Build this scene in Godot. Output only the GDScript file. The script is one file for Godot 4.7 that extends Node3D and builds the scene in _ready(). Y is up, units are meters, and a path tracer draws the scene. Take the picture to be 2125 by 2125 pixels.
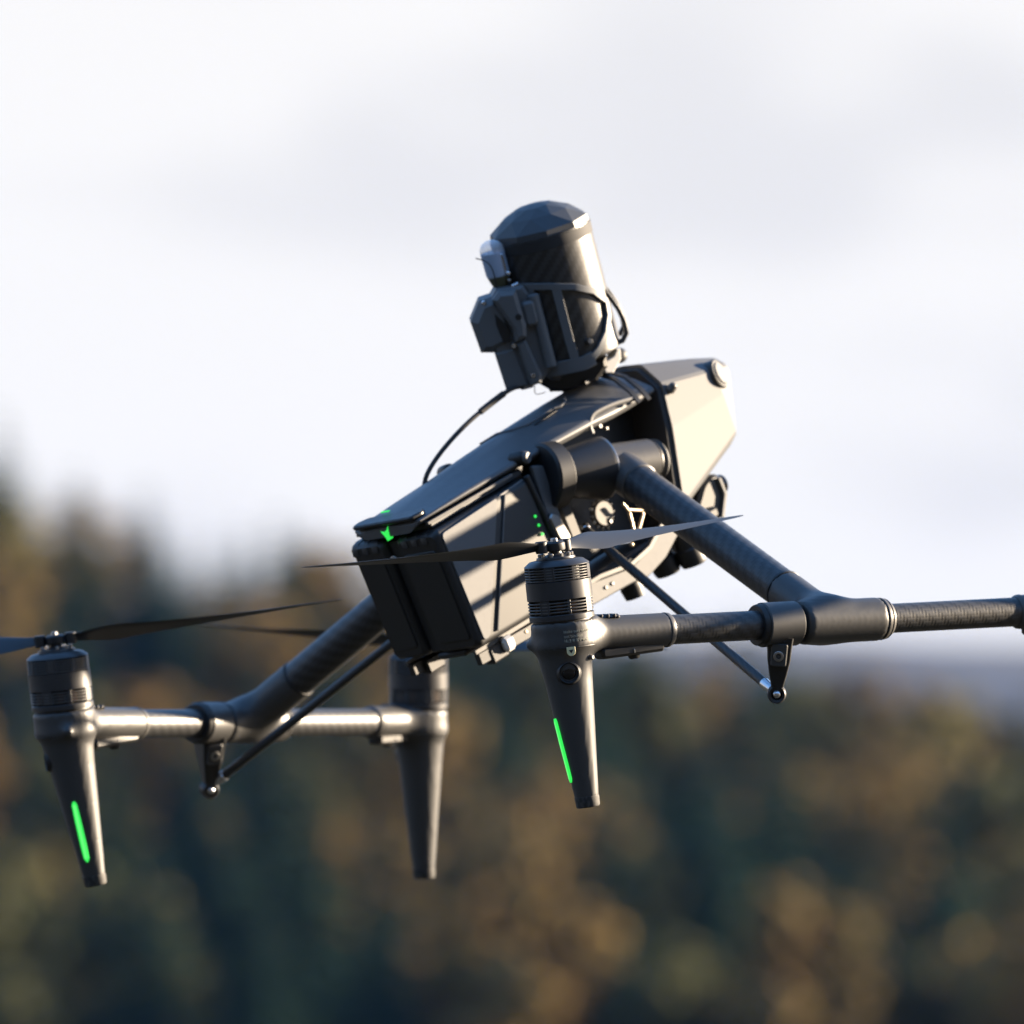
extends Node3D
# A large dark quadcopter with a rescue parachute canister, in front of a far wooded hillside.
# The drone is laid out in units of 0.315 mm (U), which are multiplied by U when a mesh is committed.

const U := 0.000315
const FAR := 21000.0            # camera to the near motor, in units
const PITCH := 0.05585          # the camera looks up by 3.2 degrees
const EYE := Vector3(0, 1.7, 0)

var rng := RandomNumberGenerator.new()
var M := {}
var drone: Node3D
var chute: Node3D
var body: Transform3D
var taken := {}


# ---------------------------------------------------------------- mesh builder
class MB:
	var t := PackedVector3Array()
	var uv := PackedVector2Array()
	var mark := 0

	func tri(a: Vector3, b: Vector3, c: Vector3, ua := Vector2.ZERO, ub := Vector2.ZERO, uc := Vector2.ZERO) -> void:
		t.append(a); t.append(b); t.append(c)
		uv.append(ua); uv.append(ub); uv.append(uc)

	func quad(a: Vector3, b: Vector3, c: Vector3, d: Vector3, ua := Vector2.ZERO, ub := Vector2.ZERO, uc := Vector2.ZERO, ud := Vector2.ZERO) -> void:
		tri(a, b, c, ua, ub, uc)
		tri(a, c, d, ua, uc, ud)

	func begin() -> void:
		mark = t.size()

	func end() -> void:
		var o := Vector3.ZERO
		for i in range(mark, t.size()):
			o += t[i]
		o /= maxf(1.0, t.size() - mark)
		var v := 0.0
		for i in range(mark, t.size(), 3):
			v += (t[i] - o).dot((t[i + 1] - o).cross(t[i + 2] - o))
		if v < 0.0:
			for i in range(mark, t.size(), 3):
				var s := t[i + 1]; t[i + 1] = t[i + 2]; t[i + 2] = s
				var w := uv[i + 1]; uv[i + 1] = uv[i + 2]; uv[i + 2] = w

	func lathe(T: Transform3D, prof: Array, seg := 32) -> MB:
		begin()
		var rows := []
		var uvs := []
		var run := 0.0
		for j in prof.size():
			if j > 0:
				run += prof[j].distance_to(prof[j - 1])
			var row := PackedVector3Array()
			var ur := PackedVector2Array()
			for i in seg + 1:
				var a := TAU * i / seg
				row.append(T * Vector3(cos(a) * prof[j].x, prof[j].y, sin(a) * prof[j].x))
				ur.append(Vector2(float(i) / seg, run / 100.0))
			rows.append(row); uvs.append(ur)
		for j in prof.size() - 1:
			for i in seg:
				if prof[j].x > 0.001:
					tri(rows[j][i], rows[j + 1][i + 1], rows[j][i + 1], uvs[j][i], uvs[j + 1][i + 1], uvs[j][i + 1])
				if prof[j + 1].x > 0.001:
					tri(rows[j][i], rows[j + 1][i], rows[j + 1][i + 1], uvs[j][i], uvs[j + 1][i], uvs[j + 1][i + 1])
		end()
		return self

	func rod(a: Vector3, b: Vector3, r0: float, r1: float, seg := 24, bevel := 1.5) -> MB:
		var h := a.distance_to(b)
		var e := minf(bevel, minf(r0, r1) * 0.5)
		return lathe(along(a, b), [Vector2(0, 0), Vector2(r0 - e, 0), Vector2(r0, e), Vector2(r1, h - e), Vector2(r1 - e, h), Vector2(0, h)], seg)

	static func along(a: Vector3, b: Vector3) -> Transform3D:
		var y := (b - a).normalized()
		var x := y.cross(Vector3(0.12, 0.2, 0.97)).normalized()
		if x.length() < 0.5:
			x = Vector3.RIGHT
		return Transform3D(Basis(x, y, x.cross(y)), a)

	func ball(c: Vector3, r: float, seg := 20) -> MB:
		var p := []
		for i in seg / 2 + 1:
			var a := -PI / 2 + PI * i / (seg / 2)
			p.append(Vector2(maxf(0.0, cos(a) * r) if i > 0 and i < seg / 2 else 0.0, sin(a) * r))
		return lathe(Transform3D(Basis(), c), p, seg)

	func loft(sec: Array, caps := true) -> MB:
		begin()
		var n: int = sec[0].size()
		for j in sec.size() - 1:
			for i in n:
				var k := (i + 1) % n
				quad(sec[j][i], sec[j][k], sec[j + 1][k], sec[j + 1][i])
		if caps:
			for e in [0, sec.size() - 1]:
				var c := Vector3.ZERO
				for p in sec[e]:
					c += p
				c /= n
				for i in n:
					if e == 0:
						tri(c, sec[e][(i + 1) % n], sec[e][i])
					else:
						tri(c, sec[e][i], sec[e][(i + 1) % n])
		end()
		return self

	static func inset(poly: PackedVector2Array, d: float) -> PackedVector2Array:
		var n := poly.size()
		var area := 0.0
		for i in n:
			area += poly[i].cross(poly[(i + 1) % n])
		var s := 1.0 if area > 0 else -1.0
		var out := PackedVector2Array()
		for i in n:
			var a := (poly[i] - poly[(i + n - 1) % n]).normalized()
			var b := (poly[(i + 1) % n] - poly[i]).normalized()
			var na := Vector2(-a.y, a.x) * s
			var nb := Vector2(-b.y, b.x) * s
			var m := (na + nb).normalized()
			out.append(poly[i] + m * d / maxf(0.4, m.dot(na)))
		return out

	# a polygon in T's x-y, drawn out from z0 to z1 with chamfered rims
	func prism(T: Transform3D, poly: PackedVector2Array, z0: float, z1: float, bevel := 2.0) -> MB:
		begin()
		var n := poly.size()
		var ins := inset(poly, bevel)
		var lay := [[ins, z0], [poly, z0 + bevel], [poly, z1 - bevel], [ins, z1]]
		for j in 3:
			for i in n:
				var k := (i + 1) % n
				quad(T * v3(lay[j][0][i], lay[j][1]), T * v3(lay[j][0][k], lay[j][1]), T * v3(lay[j + 1][0][k], lay[j + 1][1]), T * v3(lay[j + 1][0][i], lay[j + 1][1]))
		var idx := Geometry2D.triangulate_polygon(ins)
		var area := 0.0
		for i in n:
			area += poly[i].cross(poly[(i + 1) % n])
		for i in range(0, idx.size(), 3):
			var a := ins[idx[i]]; var b := ins[idx[i + 1]]; var c := ins[idx[i + 2]]
			if ((b - a).cross(c - a) > 0) != (area > 0):
				var s := b; b = c; c = s
			tri(T * v3(a, z1), T * v3(b, z1), T * v3(c, z1))
			tri(T * v3(a, z0), T * v3(c, z0), T * v3(b, z0))
		end()
		return self

	static func v3(p: Vector2, z: float) -> Vector3:
		return Vector3(p.x, p.y, z)

	func box(T: Transform3D, size: Vector3, bevel := 2.0) -> MB:
		var h := size / 2
		var c := minf(bevel, minf(h.x, h.y) * 0.8)
		return prism(T, PackedVector2Array([Vector2(-h.x + c, -h.y), Vector2(h.x - c, -h.y), Vector2(h.x, -h.y + c), Vector2(h.x, h.y - c), Vector2(h.x - c, h.y), Vector2(-h.x + c, h.y), Vector2(-h.x, h.y - c), Vector2(-h.x, -h.y + c)]), -h.z, h.z, minf(bevel, h.z * 0.8))

	# a tube (or, with a flat section, a band) drawn along a path
	func sweep(path: Array, w0: float, h: float, seg := 10, side := Vector3.ZERO, sides := [], ws := []) -> MB:
		var secs := []
		var n := path.size()
		var last := Vector3.ZERO
		for i in n:
			var d: Vector3 = (path[mini(i + 1, n - 1)] - path[maxi(i - 1, 0)]).normalized()
			var x: Vector3
			if sides.size() > 0:
				x = sides[i]
			elif side != Vector3.ZERO:
				x = side
			elif i == 0:
				x = d.cross(Vector3(0.3, 0.5, 0.8))
			else:
				x = last
			x = (x - d * d.dot(x)).normalized()
			last = x
			var y := d.cross(x)
			var w: float = w0 * (ws[i] if ws.size() > 0 else 1.0)
			var row := PackedVector3Array()
			if seg == 4:
				var e := minf(w, h) * 0.18
				for q in [Vector2(-w + e, -h), Vector2(w - e, -h), Vector2(w, -h + e), Vector2(w, h - e), Vector2(w - e, h), Vector2(-w + e, h), Vector2(-w, h - e), Vector2(-w, -h + e)]:
					row.append(path[i] + x * q.x + y * q.y)
			else:
				for k in seg:
					var a := TAU * k / seg
					row.append(path[i] + x * cos(a) * w + y * sin(a) * h)
			secs.append(row)
		return loft(secs)

	# surface nets of a distance field
	func nets(f: Callable, lo: Vector3, hi: Vector3, step: float) -> MB:
		begin()
		var nx := int(ceil((hi.x - lo.x) / step)) + 1
		var ny := int(ceil((hi.y - lo.y) / step)) + 1
		var nz := int(ceil((hi.z - lo.z) / step)) + 1
		var g := PackedFloat32Array()
		g.resize(nx * ny * nz)
		var q := 0
		for k in nz:
			for j in ny:
				for i in nx:
					g[q] = f.call(lo + Vector3(i, j, k) * step)
					q += 1
		var at := {}
		var sy := nx
		var sz := nx * ny
		for k in nz - 1:
			for j in ny - 1:
				for i in nx - 1:
					var o := i + j * sy + k * sz
					var c := [g[o], g[o + 1], g[o + sy], g[o + sy + 1], g[o + sz], g[o + sz + 1], g[o + sz + sy], g[o + sz + sy + 1]]
					var neg := 0
					for v in c:
						if v < 0.0:
							neg += 1
					if neg == 0 or neg == 8:
						continue
					var sum := Vector3.ZERO
					var m := 0
					for e in [[0, 1], [2, 3], [4, 5], [6, 7], [0, 2], [1, 3], [4, 6], [5, 7], [0, 4], [1, 5], [2, 6], [3, 7]]:
						var a: float = c[e[0]]
						var b: float = c[e[1]]
						if (a < 0.0) != (b < 0.0):
							var s := a / (a - b)
							var pa := Vector3(e[0] & 1, (e[0] >> 1) & 1, e[0] >> 2)
							var pb := Vector3(e[1] & 1, (e[1] >> 1) & 1, e[1] >> 2)
							sum += pa.lerp(pb, s)
							m += 1
					at[o] = lo + (Vector3(i, j, k) + sum / m) * step
		for k in range(1, nz - 1):
			for j in range(1, ny - 1):
				for i in range(1, nx - 1):
					var o := i + j * sy + k * sz
					var inside := g[o] < 0.0
					for ax in 3:
						var st: int = [1, sy, sz][ax]
						if (g[o + st] < 0.0) == inside:
							continue
						var s1: int = [sy, sz, 1][ax]
						var s2: int = [sz, 1, sy][ax]
						var a = at.get(o); var b = at.get(o - s1); var c = at.get(o - s1 - s2); var d = at.get(o - s2)
						if a == null or b == null or c == null or d == null:
							continue
						if inside:
							quad(a, b, c, d)
						else:
							quad(a, d, c, b)
		end()
		return self

	func mesh(crease := 40.0, scale := 1.0) -> ArrayMesh:
		var n := t.size()
		var fn := PackedVector3Array()
		var fu := PackedVector3Array()
		var by := {}
		for i in range(0, n, 3):
			var c := (t[i + 1] - t[i]).cross(t[i + 2] - t[i])
			fn.append(c)
			fu.append(c.normalized())
			for k in 3:
				var key := Vector3i((t[i + k] * 40.0).round())
				if by.has(key):
					by[key].append(i / 3)
				else:
					by[key] = PackedInt32Array([i / 3])
		var lim := cos(deg_to_rad(crease))
		var vs := PackedVector3Array(); var ns := PackedVector3Array(); var us := PackedVector2Array()
		for i in range(0, n, 3):
			var f := i / 3
			if fn[f].length_squared() < 1e-14:
				continue
			for k in [0, 2, 1]:
				var s := Vector3.ZERO
				for o in by[Vector3i((t[i + k] * 40.0).round())]:
					if fu[o].dot(fu[f]) > lim:
						s += fn[o]
				vs.append(t[i + k] * scale)
				ns.append(s.normalized() if s.length_squared() > 1e-16 else fu[f])
				us.append(uv[i + k])
		var a := []
		a.resize(Mesh.ARRAY_MAX)
		a[Mesh.ARRAY_VERTEX] = vs
		a[Mesh.ARRAY_NORMAL] = ns
		a[Mesh.ARRAY_TEX_UV] = us
		var m := ArrayMesh.new()
		m.add_surface_from_arrays(Mesh.PRIMITIVE_TRIANGLES, a)
		return m


# ---------------------------------------------------------------- scene helpers
func put(parent: Node, called: String, mb: MB, material: Material, crease := 40.0, at := Transform3D.IDENTITY) -> MeshInstance3D:
	var o := MeshInstance3D.new()
	o.name = called
	o.mesh = mb.mesh(crease, U)
	o.material_override = material
	o.transform = Transform3D(at.basis, at.origin * U)
	parent.add_child(o, true)
	return o


func part(parent: Node, called: String, at := Transform3D.IDENTITY) -> Node3D:
	var o := Node3D.new()
	o.name = called
	o.transform = Transform3D(at.basis, at.origin * U)
	parent.add_child(o, true)
	return o


func numbered(called: String) -> String:
	var n: int = taken.get(called, 0)
	taken[called] = n + 1
	return called if n == 0 else "%s_%03d" % [called, n]


func tag(o: Node, label: String, category: String, group := "", kind := "") -> void:
	if label: o.set_meta("label", label)
	if category: o.set_meta("category", category)
	if group: o.set_meta("group", group)
	if kind: o.set_meta("kind", kind)


# a point of the drone from where it stands in the frame and its depth, in units from the optical axis
func P(x: float, y: float, z: float) -> Vector3:
	var k := (FAR - z) / FAR
	return Vector3((x - 1062.5) * k, (1062.5 - y) * k, z)


# a point of the body: along the nose, up, to the right
func B(f: float, u: float, r: float) -> Vector3:
	return body * Vector3(r, u, -f)


func frame(y: Vector3, z: Vector3, o: Vector3) -> Transform3D:
	y = y.normalized()
	z = (z - y * y.dot(z)).normalized()
	return Transform3D(Basis(y.cross(z), y, z), o)


func lin(r: float, g: float, b: float) -> Color:
	return Color(r, g, b).linear_to_srgb()


func mat(called: String, c: Color, rough: float, metal := 0.0) -> StandardMaterial3D:
	var m := StandardMaterial3D.new()
	m.resource_name = called
	m.albedo_color = c
	m.roughness = rough
	m.metallic = metal
	M[called] = m
	return m


func noise_image(size: int, freq: float, lo: float, hi: float, sd: int) -> ImageTexture:
	var n := FastNoiseLite.new()
	n.seed = sd
	n.frequency = freq
	n.fractal_octaves = 4
	var im := n.get_seamless_image(size, size)
	im.convert(Image.FORMAT_RGB8)
	for y in size:
		for x in size:
			var v := lerpf(lo, hi, im.get_pixel(x, y).r)
			im.set_pixel(x, y, Color(v, v, v))
	return ImageTexture.create_from_image(im)


func round_poly(p: Array, r: float, n := 4) -> PackedVector2Array:
	var out := PackedVector2Array()
	for i in p.size():
		var a: Vector2 = p[(i + p.size() - 1) % p.size()]
		var b: Vector2 = p[i]
		var c: Vector2 = p[(i + 1) % p.size()]
		var d := minf(r, minf(b.distance_to(a), b.distance_to(c)) * 0.45)
		var s := b + (a - b).normalized() * d
		var e := b + (c - b).normalized() * d
		for k in n + 1:
			var t := float(k) / n
			out.append(s.lerp(b, t).lerp(b.lerp(e, t), t))
	return out


func smin(a: float, b: float, k: float) -> float:
	var h := maxf(k - absf(a - b), 0.0) / k
	return minf(a, b) - h * h * k * 0.25


func cone_d(p: Vector3, a: Vector3, b: Vector3, ra: float, rb: float) -> float:
	var ab := b - a
	var t := clampf((p - a).dot(ab) / ab.length_squared(), 0.0, 1.0)
	return p.distance_to(a + ab * t) - lerpf(ra, rb, t)


func cyl_d(p: Vector3, a: Vector3, b: Vector3, r: float, e := 3.0) -> float:
	var y := (b - a).normalized()
	var q := p - (a + b) / 2
	var h := q.dot(y)
	var dx := (q - y * h).length() - r + e
	var dy := absf(h) - a.distance_to(b) / 2 + e
	return minf(maxf(dx, dy), 0.0) + Vector2(maxf(dx, 0.0), maxf(dy, 0.0)).length() - e


# ---------------------------------------------------------------- materials
func materials() -> void:
	var smudge := noise_image(256, 0.016, 0.84, 1.0, 3)
	var grain := noise_image(256, 0.22, 0.86, 1.0, 7)
	var shell := mat("shell", lin(0.105, 0.108, 0.112), 0.52)
	var panel := mat("panel", lin(0.108, 0.110, 0.113), 0.54)
	panel.metallic_specular = 0.4
	var dark := mat("dark_plastic", lin(0.014, 0.0145, 0.016), 0.5)
	var nose := mat("nose_shell", lin(0.100, 0.104, 0.110), 0.62)
	nose.metallic_specular = 0.42
	var pod := mat("pod", lin(0.046, 0.046, 0.046), 0.5)
	var hub := mat("hub_grey", lin(0.075, 0.073, 0.070), 0.48)
	var printed := mat("printed_plastic", lin(0.045, 0.049, 0.054), 0.55)
	var boxy := mat("box_plastic", lin(0.115, 0.125, 0.135), 0.6)
	for m in [boxy, shell, panel, dark, pod, hub, printed]:
		m.roughness_texture = smudge
		m.albedo_texture = grain
		m.uv1_triplanar = true
		m.uv1_scale = Vector3(34, 34, 34)
	mat("black", lin(0.010, 0.0103, 0.011), 0.5)
	mat("rubber", lin(0.018, 0.018, 0.019), 0.75)
	mat("silver", lin(0.62, 0.62, 0.64), 0.22, 1.0)
	mat("dull_metal", lin(0.34, 0.33, 0.32), 0.35, 1.0)
	mat("anodised", lin(0.036, 0.036, 0.038), 0.4, 0.25)
	mat("fin_metal", lin(0.13, 0.128, 0.125), 0.34, 0.7)
	mat("copper", lin(0.10, 0.06, 0.035), 0.45, 0.6)
	mat("gold_ring", lin(0.62, 0.50, 0.36), 0.4, 0.6)
	mat("white_plastic", lin(0.72, 0.70, 0.66), 0.45)
	mat("blade", lin(0.020, 0.022, 0.026), 0.45)
	mat("lens", lin(0.004, 0.004, 0.005), 0.08)
	mat("print", lin(0.30, 0.30, 0.24), 0.6)
	mat("badge", lin(0.62, 0.56, 0.32), 0.55)
	mat("capsule_blue", lin(0.34, 0.44, 0.60), 0.16, 0.1)
	mat("capsule_olive", lin(0.09, 0.085, 0.04), 0.35)
	var dome := mat("frosted_dome", lin(0.85, 0.85, 0.88), 0.12)
	dome.transparency = BaseMaterial3D.TRANSPARENCY_ALPHA
	dome.albedo_color.a = 0.35
	var led := mat("led_green", lin(0.05, 0.7, 0.12), 0.3)
	led.emission_enabled = true
	led.emission = lin(0.035, 0.80, 0.085)
	led.emission_energy_multiplier = 0.20
	var hot: StandardMaterial3D = led.duplicate()
	hot.resource_name = "led_core"
	hot.emission = lin(0.16, 1.0, 0.20)
	M["led_core"] = hot
	# carbon twill: each cell's fibres run along or across the tube and lean its shading
	var carbon := mat("carbon", lin(0.026, 0.027, 0.029), 0.5)
	var n := 64
	var nm := Image.create(n, n, false, Image.FORMAT_RGB8)
	var al := Image.create(n, n, false, Image.FORMAT_RGB8)
	for y in n:
		for x in n:
			var cx := x / 16
			var cy := y / 16
			var fx := (x % 16) / 15.0 * 2.0 - 1.0
			var fy := (y % 16) / 15.0 * 2.0 - 1.0
			var warp := (cx + cy) % 4 < 2
			var nx := fx * 0.55 if warp else fx * 0.12
			var ny := fy * 0.12 if warp else fy * 0.55
			nm.set_pixel(x, y, Color(0.5 + nx * 0.5, 0.5 + ny * 0.5, 0.92))
			var v := 1.0 if warp else 0.72
			al.set_pixel(x, y, Color(v, v, v))
	carbon.normal_enabled = true
	carbon.normal_texture = ImageTexture.create_from_image(nm)
	carbon.normal_scale = 0.14
	carbon.albedo_texture = ImageTexture.create_from_image(al)
	carbon.uv1_scale = Vector3(6, 3.1, 1)
	carbon.clearcoat_enabled = true
	carbon.clearcoat = 0.18
	carbon.clearcoat_roughness = 0.3
	var wide: StandardMaterial3D = carbon.duplicate()
	wide.resource_name = "carbon_canister"
	wide.roughness = 0.4
	wide.uv1_scale = Vector3(22, 3.1, 1)
	wide.normal_scale = 0.05
	M["carbon_canister"] = wide
	# scuffed foot
	var foot := mat("scuffed_foot", lin(0.075, 0.072, 0.066), 0.7)
	foot.albedo_texture = noise_image(128, 0.05, 0.2, 1.0, 12)
	foot.uv1_triplanar = true
	foot.uv1_scale = Vector3(60, 30, 60)


# ---------------------------------------------------------------- _ready
func _ready() -> void:
	rng.seed = 20240
	var look := Basis(Vector3.RIGHT, PITCH)
	var cam := Camera3D.new()
	cam.name = "camera"
	add_child(cam)
	cam.transform = Transform3D(look, EYE)
	var lens := CameraAttributesPhysical.new()
	lens.frustum_focal_length = 346.0
	lens.frustum_near = 0.5
	lens.frustum_far = 40000.0
	lens.frustum_focus_distance = FAR * U
	lens.exposure_aperture = 9.8
	cam.attributes = lens
	cam.fov = rad_to_deg(2.0 * atan(1062.5 / FAR))
	cam.near = 0.5
	cam.far = 40000.0
	cam.current = true

	var env := Environment.new()
	env.background_mode = Environment.BG_SKY
	env.tonemap_mode = Environment.TONE_MAPPER_LINEAR
	env.tonemap_exposure = 5.0
	env.sdfgi_enabled = true
	env.ssao_enabled = true
	env.ssil_enabled = true
	env.sky = Sky.new()
	var sm := PanoramaSkyMaterial.new()
	sm.panorama = sky_image()
	sm.energy_multiplier = 1.0
	env.sky.sky_material = sm
	env.fog_enabled = true
	env.fog_density = 0.000022
	env.fog_light_color = Color(0.46, 0.64, 1.0)
	var we := WorldEnvironment.new()
	we.name = "world"
	we.environment = env
	add_child(we)

	var sun := DirectionalLight3D.new()
	sun.name = "sun"
	add_child(sun)
	var to_sun := Vector3(0.90, 0.245, -0.34).normalized()
	sun.basis = Basis.looking_at(-to_sun, Vector3.UP)
	sun.light_color = Color(1.0, 0.91, 0.79)
	sun.light_energy = 1.6
	sun.light_angular_distance = 2.0
	sun.shadow_enabled = true

	materials()
	setting()

	drone = Node3D.new()
	drone.name = "quadcopter_drone"
	add_child(drone)
	drone.transform = Transform3D(look, EYE + look * Vector3(0, 0, -FAR * U))
	tag(drone, "large dark grey camera drone hovering nose up, with green lit legs", "drone")
	var F := Vector3(.650, .391, -.651).normalized()
	var V := Vector3(-.363, .911, .185)
	V = (V - F * F.dot(V)).normalized()
	var R := F.cross(V)
	body = Transform3D(Basis(R, V, -F), P(860, 1240, -784))
	build_body()
	build_booms()
	build_chute()


# ---------------------------------------------------------------- sky
func sky_image() -> ImageTexture:
	var w := 2048
	var h := 1024
	var n := FastNoiseLite.new()
	n.seed = 11
	n.frequency = 1.0
	n.fractal_octaves = 3
	var data := PackedFloat32Array()
	data.resize(w * h * 3)
	var horizon := Vector3(0.178, 0.174, 0.168)
	var low := Vector3(0.1990, 0.1955, 0.1890)
	var mid := Vector3(0.066, 0.140, 0.270)
	var top := Vector3(0.038, 0.092, 0.205)
	var cloud := Vector3(0.1990, 0.1955, 0.1890)
	var shade := Vector3(0.1610, 0.1600, 0.1600)
	var q := 0
	for y in h:
		var e := 90.0 - (y + 0.5) / h * 180.0
		var base: Vector3
		if e < 3.0:
			base = horizon.lerp(low, smoothstep(0.0, 3.0, e))
		elif e < 22.0:
			base = low.lerp(mid, smoothstep(6.5, 19.0, e))
		else:
			base = mid.lerp(top, smoothstep(22.0, 70.0, e))
		for x in w:
			var az := (x + 0.5) / w * 360.0 - 180.0
			var c := base
			if e > -1.0 and e < 40.0:
				var a := deg_to_rad(az)
				var k := 1.0 / (1.0 + maxf(0.0, e) * 0.06)
				var v := n.get_noise_3d(cos(a) * 15.0 * k, sin(a) * 15.0 * k, e * 0.46 * k)
				if e < 22.0:
					c = c.lerp(shade, smoothstep(-0.05, 0.45, v) * 0.8 * (1.0 - smoothstep(8.0, 22.0, e)))
				c = c.lerp(cloud, smoothstep(0.05, 0.5, -v) * smoothstep(4.0, 12.0, e) * 0.25)
			data[q] = c.x; data[q + 1] = c.y; data[q + 2] = c.z
			q += 3
	var im := Image.create_from_data(w, h, false, Image.FORMAT_RGBF, data.to_byte_array())
	return ImageTexture.create_from_image(im)


# ---------------------------------------------------------------- ground, hills, forest
const SKYLINE := [[-1200, 660], [0, 850], [110, 905], [230, 975], [330, 1035], [385, 1030], [500, 1045], [570, 1060], [640, 1030], [720, 1055], [800, 1080], [950, 1115], [1100, 1150], [1300, 1185], [1450, 1225], [1560, 1270], [1650, 1325], [1750, 1345], [1900, 1360], [2125, 1430], [3400, 1520]]


func skyline(px: float) -> float:
	for i in SKYLINE.size() - 1:
		if px <= SKYLINE[i + 1][0]:
			return lerpf(SKYLINE[i][1], SKYLINE[i + 1][1], clampf((px - SKYLINE[i][0]) / float(SKYLINE[i + 1][0] - SKYLINE[i][0]), 0.0, 1.0))
	return SKYLINE[-1][1]


func px_of(x: float, d: float) -> float:
	return 1062.5 + x / d * FAR


func height_at(py: float, d: float) -> float:
	return EYE.y + d * (PITCH + (1062.5 - py) / FAR)


var rough := FastNoiseLite.new()


func ground_at(x: float, z: float) -> float:
	var d := -z
	if d < -25.0:
		return minf(130.0, (-25.0 - d) * 0.6) + rough.get_noise_2d(x, z) * 2.0
	if d < 60.0:
		return 0.0
	var ridge := height_at(skyline(px_of(x, 600.0)), 600.0) - 17.0
	var h := lerpf(-6.0, ridge, smoothstep(370.0, 610.0, d)) if d > 300.0 else lerpf(0.0, -6.0, smoothstep(60.0, 300.0, d))
	if d > 610.0:
		h = lerpf(ridge, -30.0, smoothstep(625.0, 1500.0, d))
	return h + rough.get_noise_2d(x, z) * minf(2.0, d * 0.004)


func setting() -> void:
	rough.seed = 5
	rough.frequency = 0.012
	var soil := mat("meadow_soil", lin(0.011, 0.016, 0.011), 0.95)
	soil.albedo_texture = noise_image(256, 0.03, 0.55, 1.0, 21)
	soil.uv1_triplanar = true
	soil.uv1_world_triplanar = true
	soil.uv1_scale = Vector3(0.05, 0.05, 0.05)
	var xs := []
	var zs := []
	for i in range(-40, 41):
		var s := i / 40.0
		xs.append(sign(s) * (absf(s) * 160.0 + pow(absf(s), 4.0) * 3500.0))
	for i in 131:
		var s := i / 130.0
		zs.append(280.0 - s * 1200.0 - pow(s, 6.0) * 4600.0)
	var g := MB.new()
	for j in zs.size() - 1:
		for i in xs.size() - 1:
			var a := Vector3(xs[i], ground_at(xs[i], zs[j]), zs[j])
			var b := Vector3(xs[i + 1], ground_at(xs[i + 1], zs[j]), zs[j])
			var c := Vector3(xs[i + 1], ground_at(xs[i + 1], zs[j + 1]), zs[j + 1])
			var d := Vector3(xs[i], ground_at(xs[i], zs[j + 1]), zs[j + 1])
			g.quad(a, b, c, d)
	var o := MeshInstance3D.new()
	o.name = "ground"
	o.mesh = g.mesh(80.0)
	o.material_override = soil
	add_child(o)
	tag(o, "dark ground rising to the wooded hillside", "ground", "", "structure")

	# far mountain ridge
	var hill := mat("far_forest", lin(0.035, 0.045, 0.04), 0.95)
	hill.albedo_texture = noise_image(256, 0.03, 0.6, 1.0, 23)
	hill.uv1_triplanar = true
	hill.uv1_world_triplanar = true
	hill.uv1_scale = Vector3(0.004, 0.004, 0.004)
	var hm := MB.new()
	var hn := FastNoiseLite.new()
	hn.seed = 9
	hn.frequency = 0.0004
	var rows := 14
	var cols := 90
	var pts := []
	for j in rows:
		var row := []
		for i in cols:
			var x := -3600.0 + 7200.0 * i / (cols - 1)
			var d := 3900.0 + 900.0 * j / (rows - 1)
			var crest := 200.0 + hn.get_noise_2d(x * 2.6, 40.0) * 50.0 - clampf(x * 0.04, -40.0, 40.0)
			var t := float(j) / (rows - 1)
			var y := -40.0 + (crest + 40.0) * sin(minf(1.0, t * 1.12) * PI / 2) + hn.get_noise_2d(x * 8.0, d * 8.0) * 14.0 * t
			row.append(Vector3(x, y, -d))
		pts.append(row)
	for j in rows - 1:
		for i in cols - 1:
			hm.quad(pts[j][i], pts[j][i + 1], pts[j + 1][i + 1], pts[j + 1][i])
	var fh := MeshInstance3D.new()
	fh.name = "far_hills"
	fh.mesh = hm.mesh(80.0)
	fh.material_override = hill
	add_child(fh)
	tag(fh, "hazy blue hills far behind the forest at right", "hills", "", "structure")
	forest()


func leaf_card(vs: PackedVector3Array, ns: PackedVector3Array, cs: PackedColorArray, a: Vector3, b: Vector3, c: Vector3, col: Color) -> void:
	var n := (c - a).cross(b - a).normalized()
	for p in [a, b, c]:
		vs.append(p); ns.append(n); cs.append(col)


func card_mesh(vs: PackedVector3Array, ns: PackedVector3Array, cs: PackedColorArray) -> ArrayMesh:
	var a := []
	a.resize(Mesh.ARRAY_MAX)
	a[Mesh.ARRAY_VERTEX] = vs
	a[Mesh.ARRAY_NORMAL] = ns
	a[Mesh.ARRAY_COLOR] = cs
	var m := ArrayMesh.new()
	m.add_surface_from_arrays(Mesh.PRIMITIVE_TRIANGLES, a)
	return m


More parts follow.
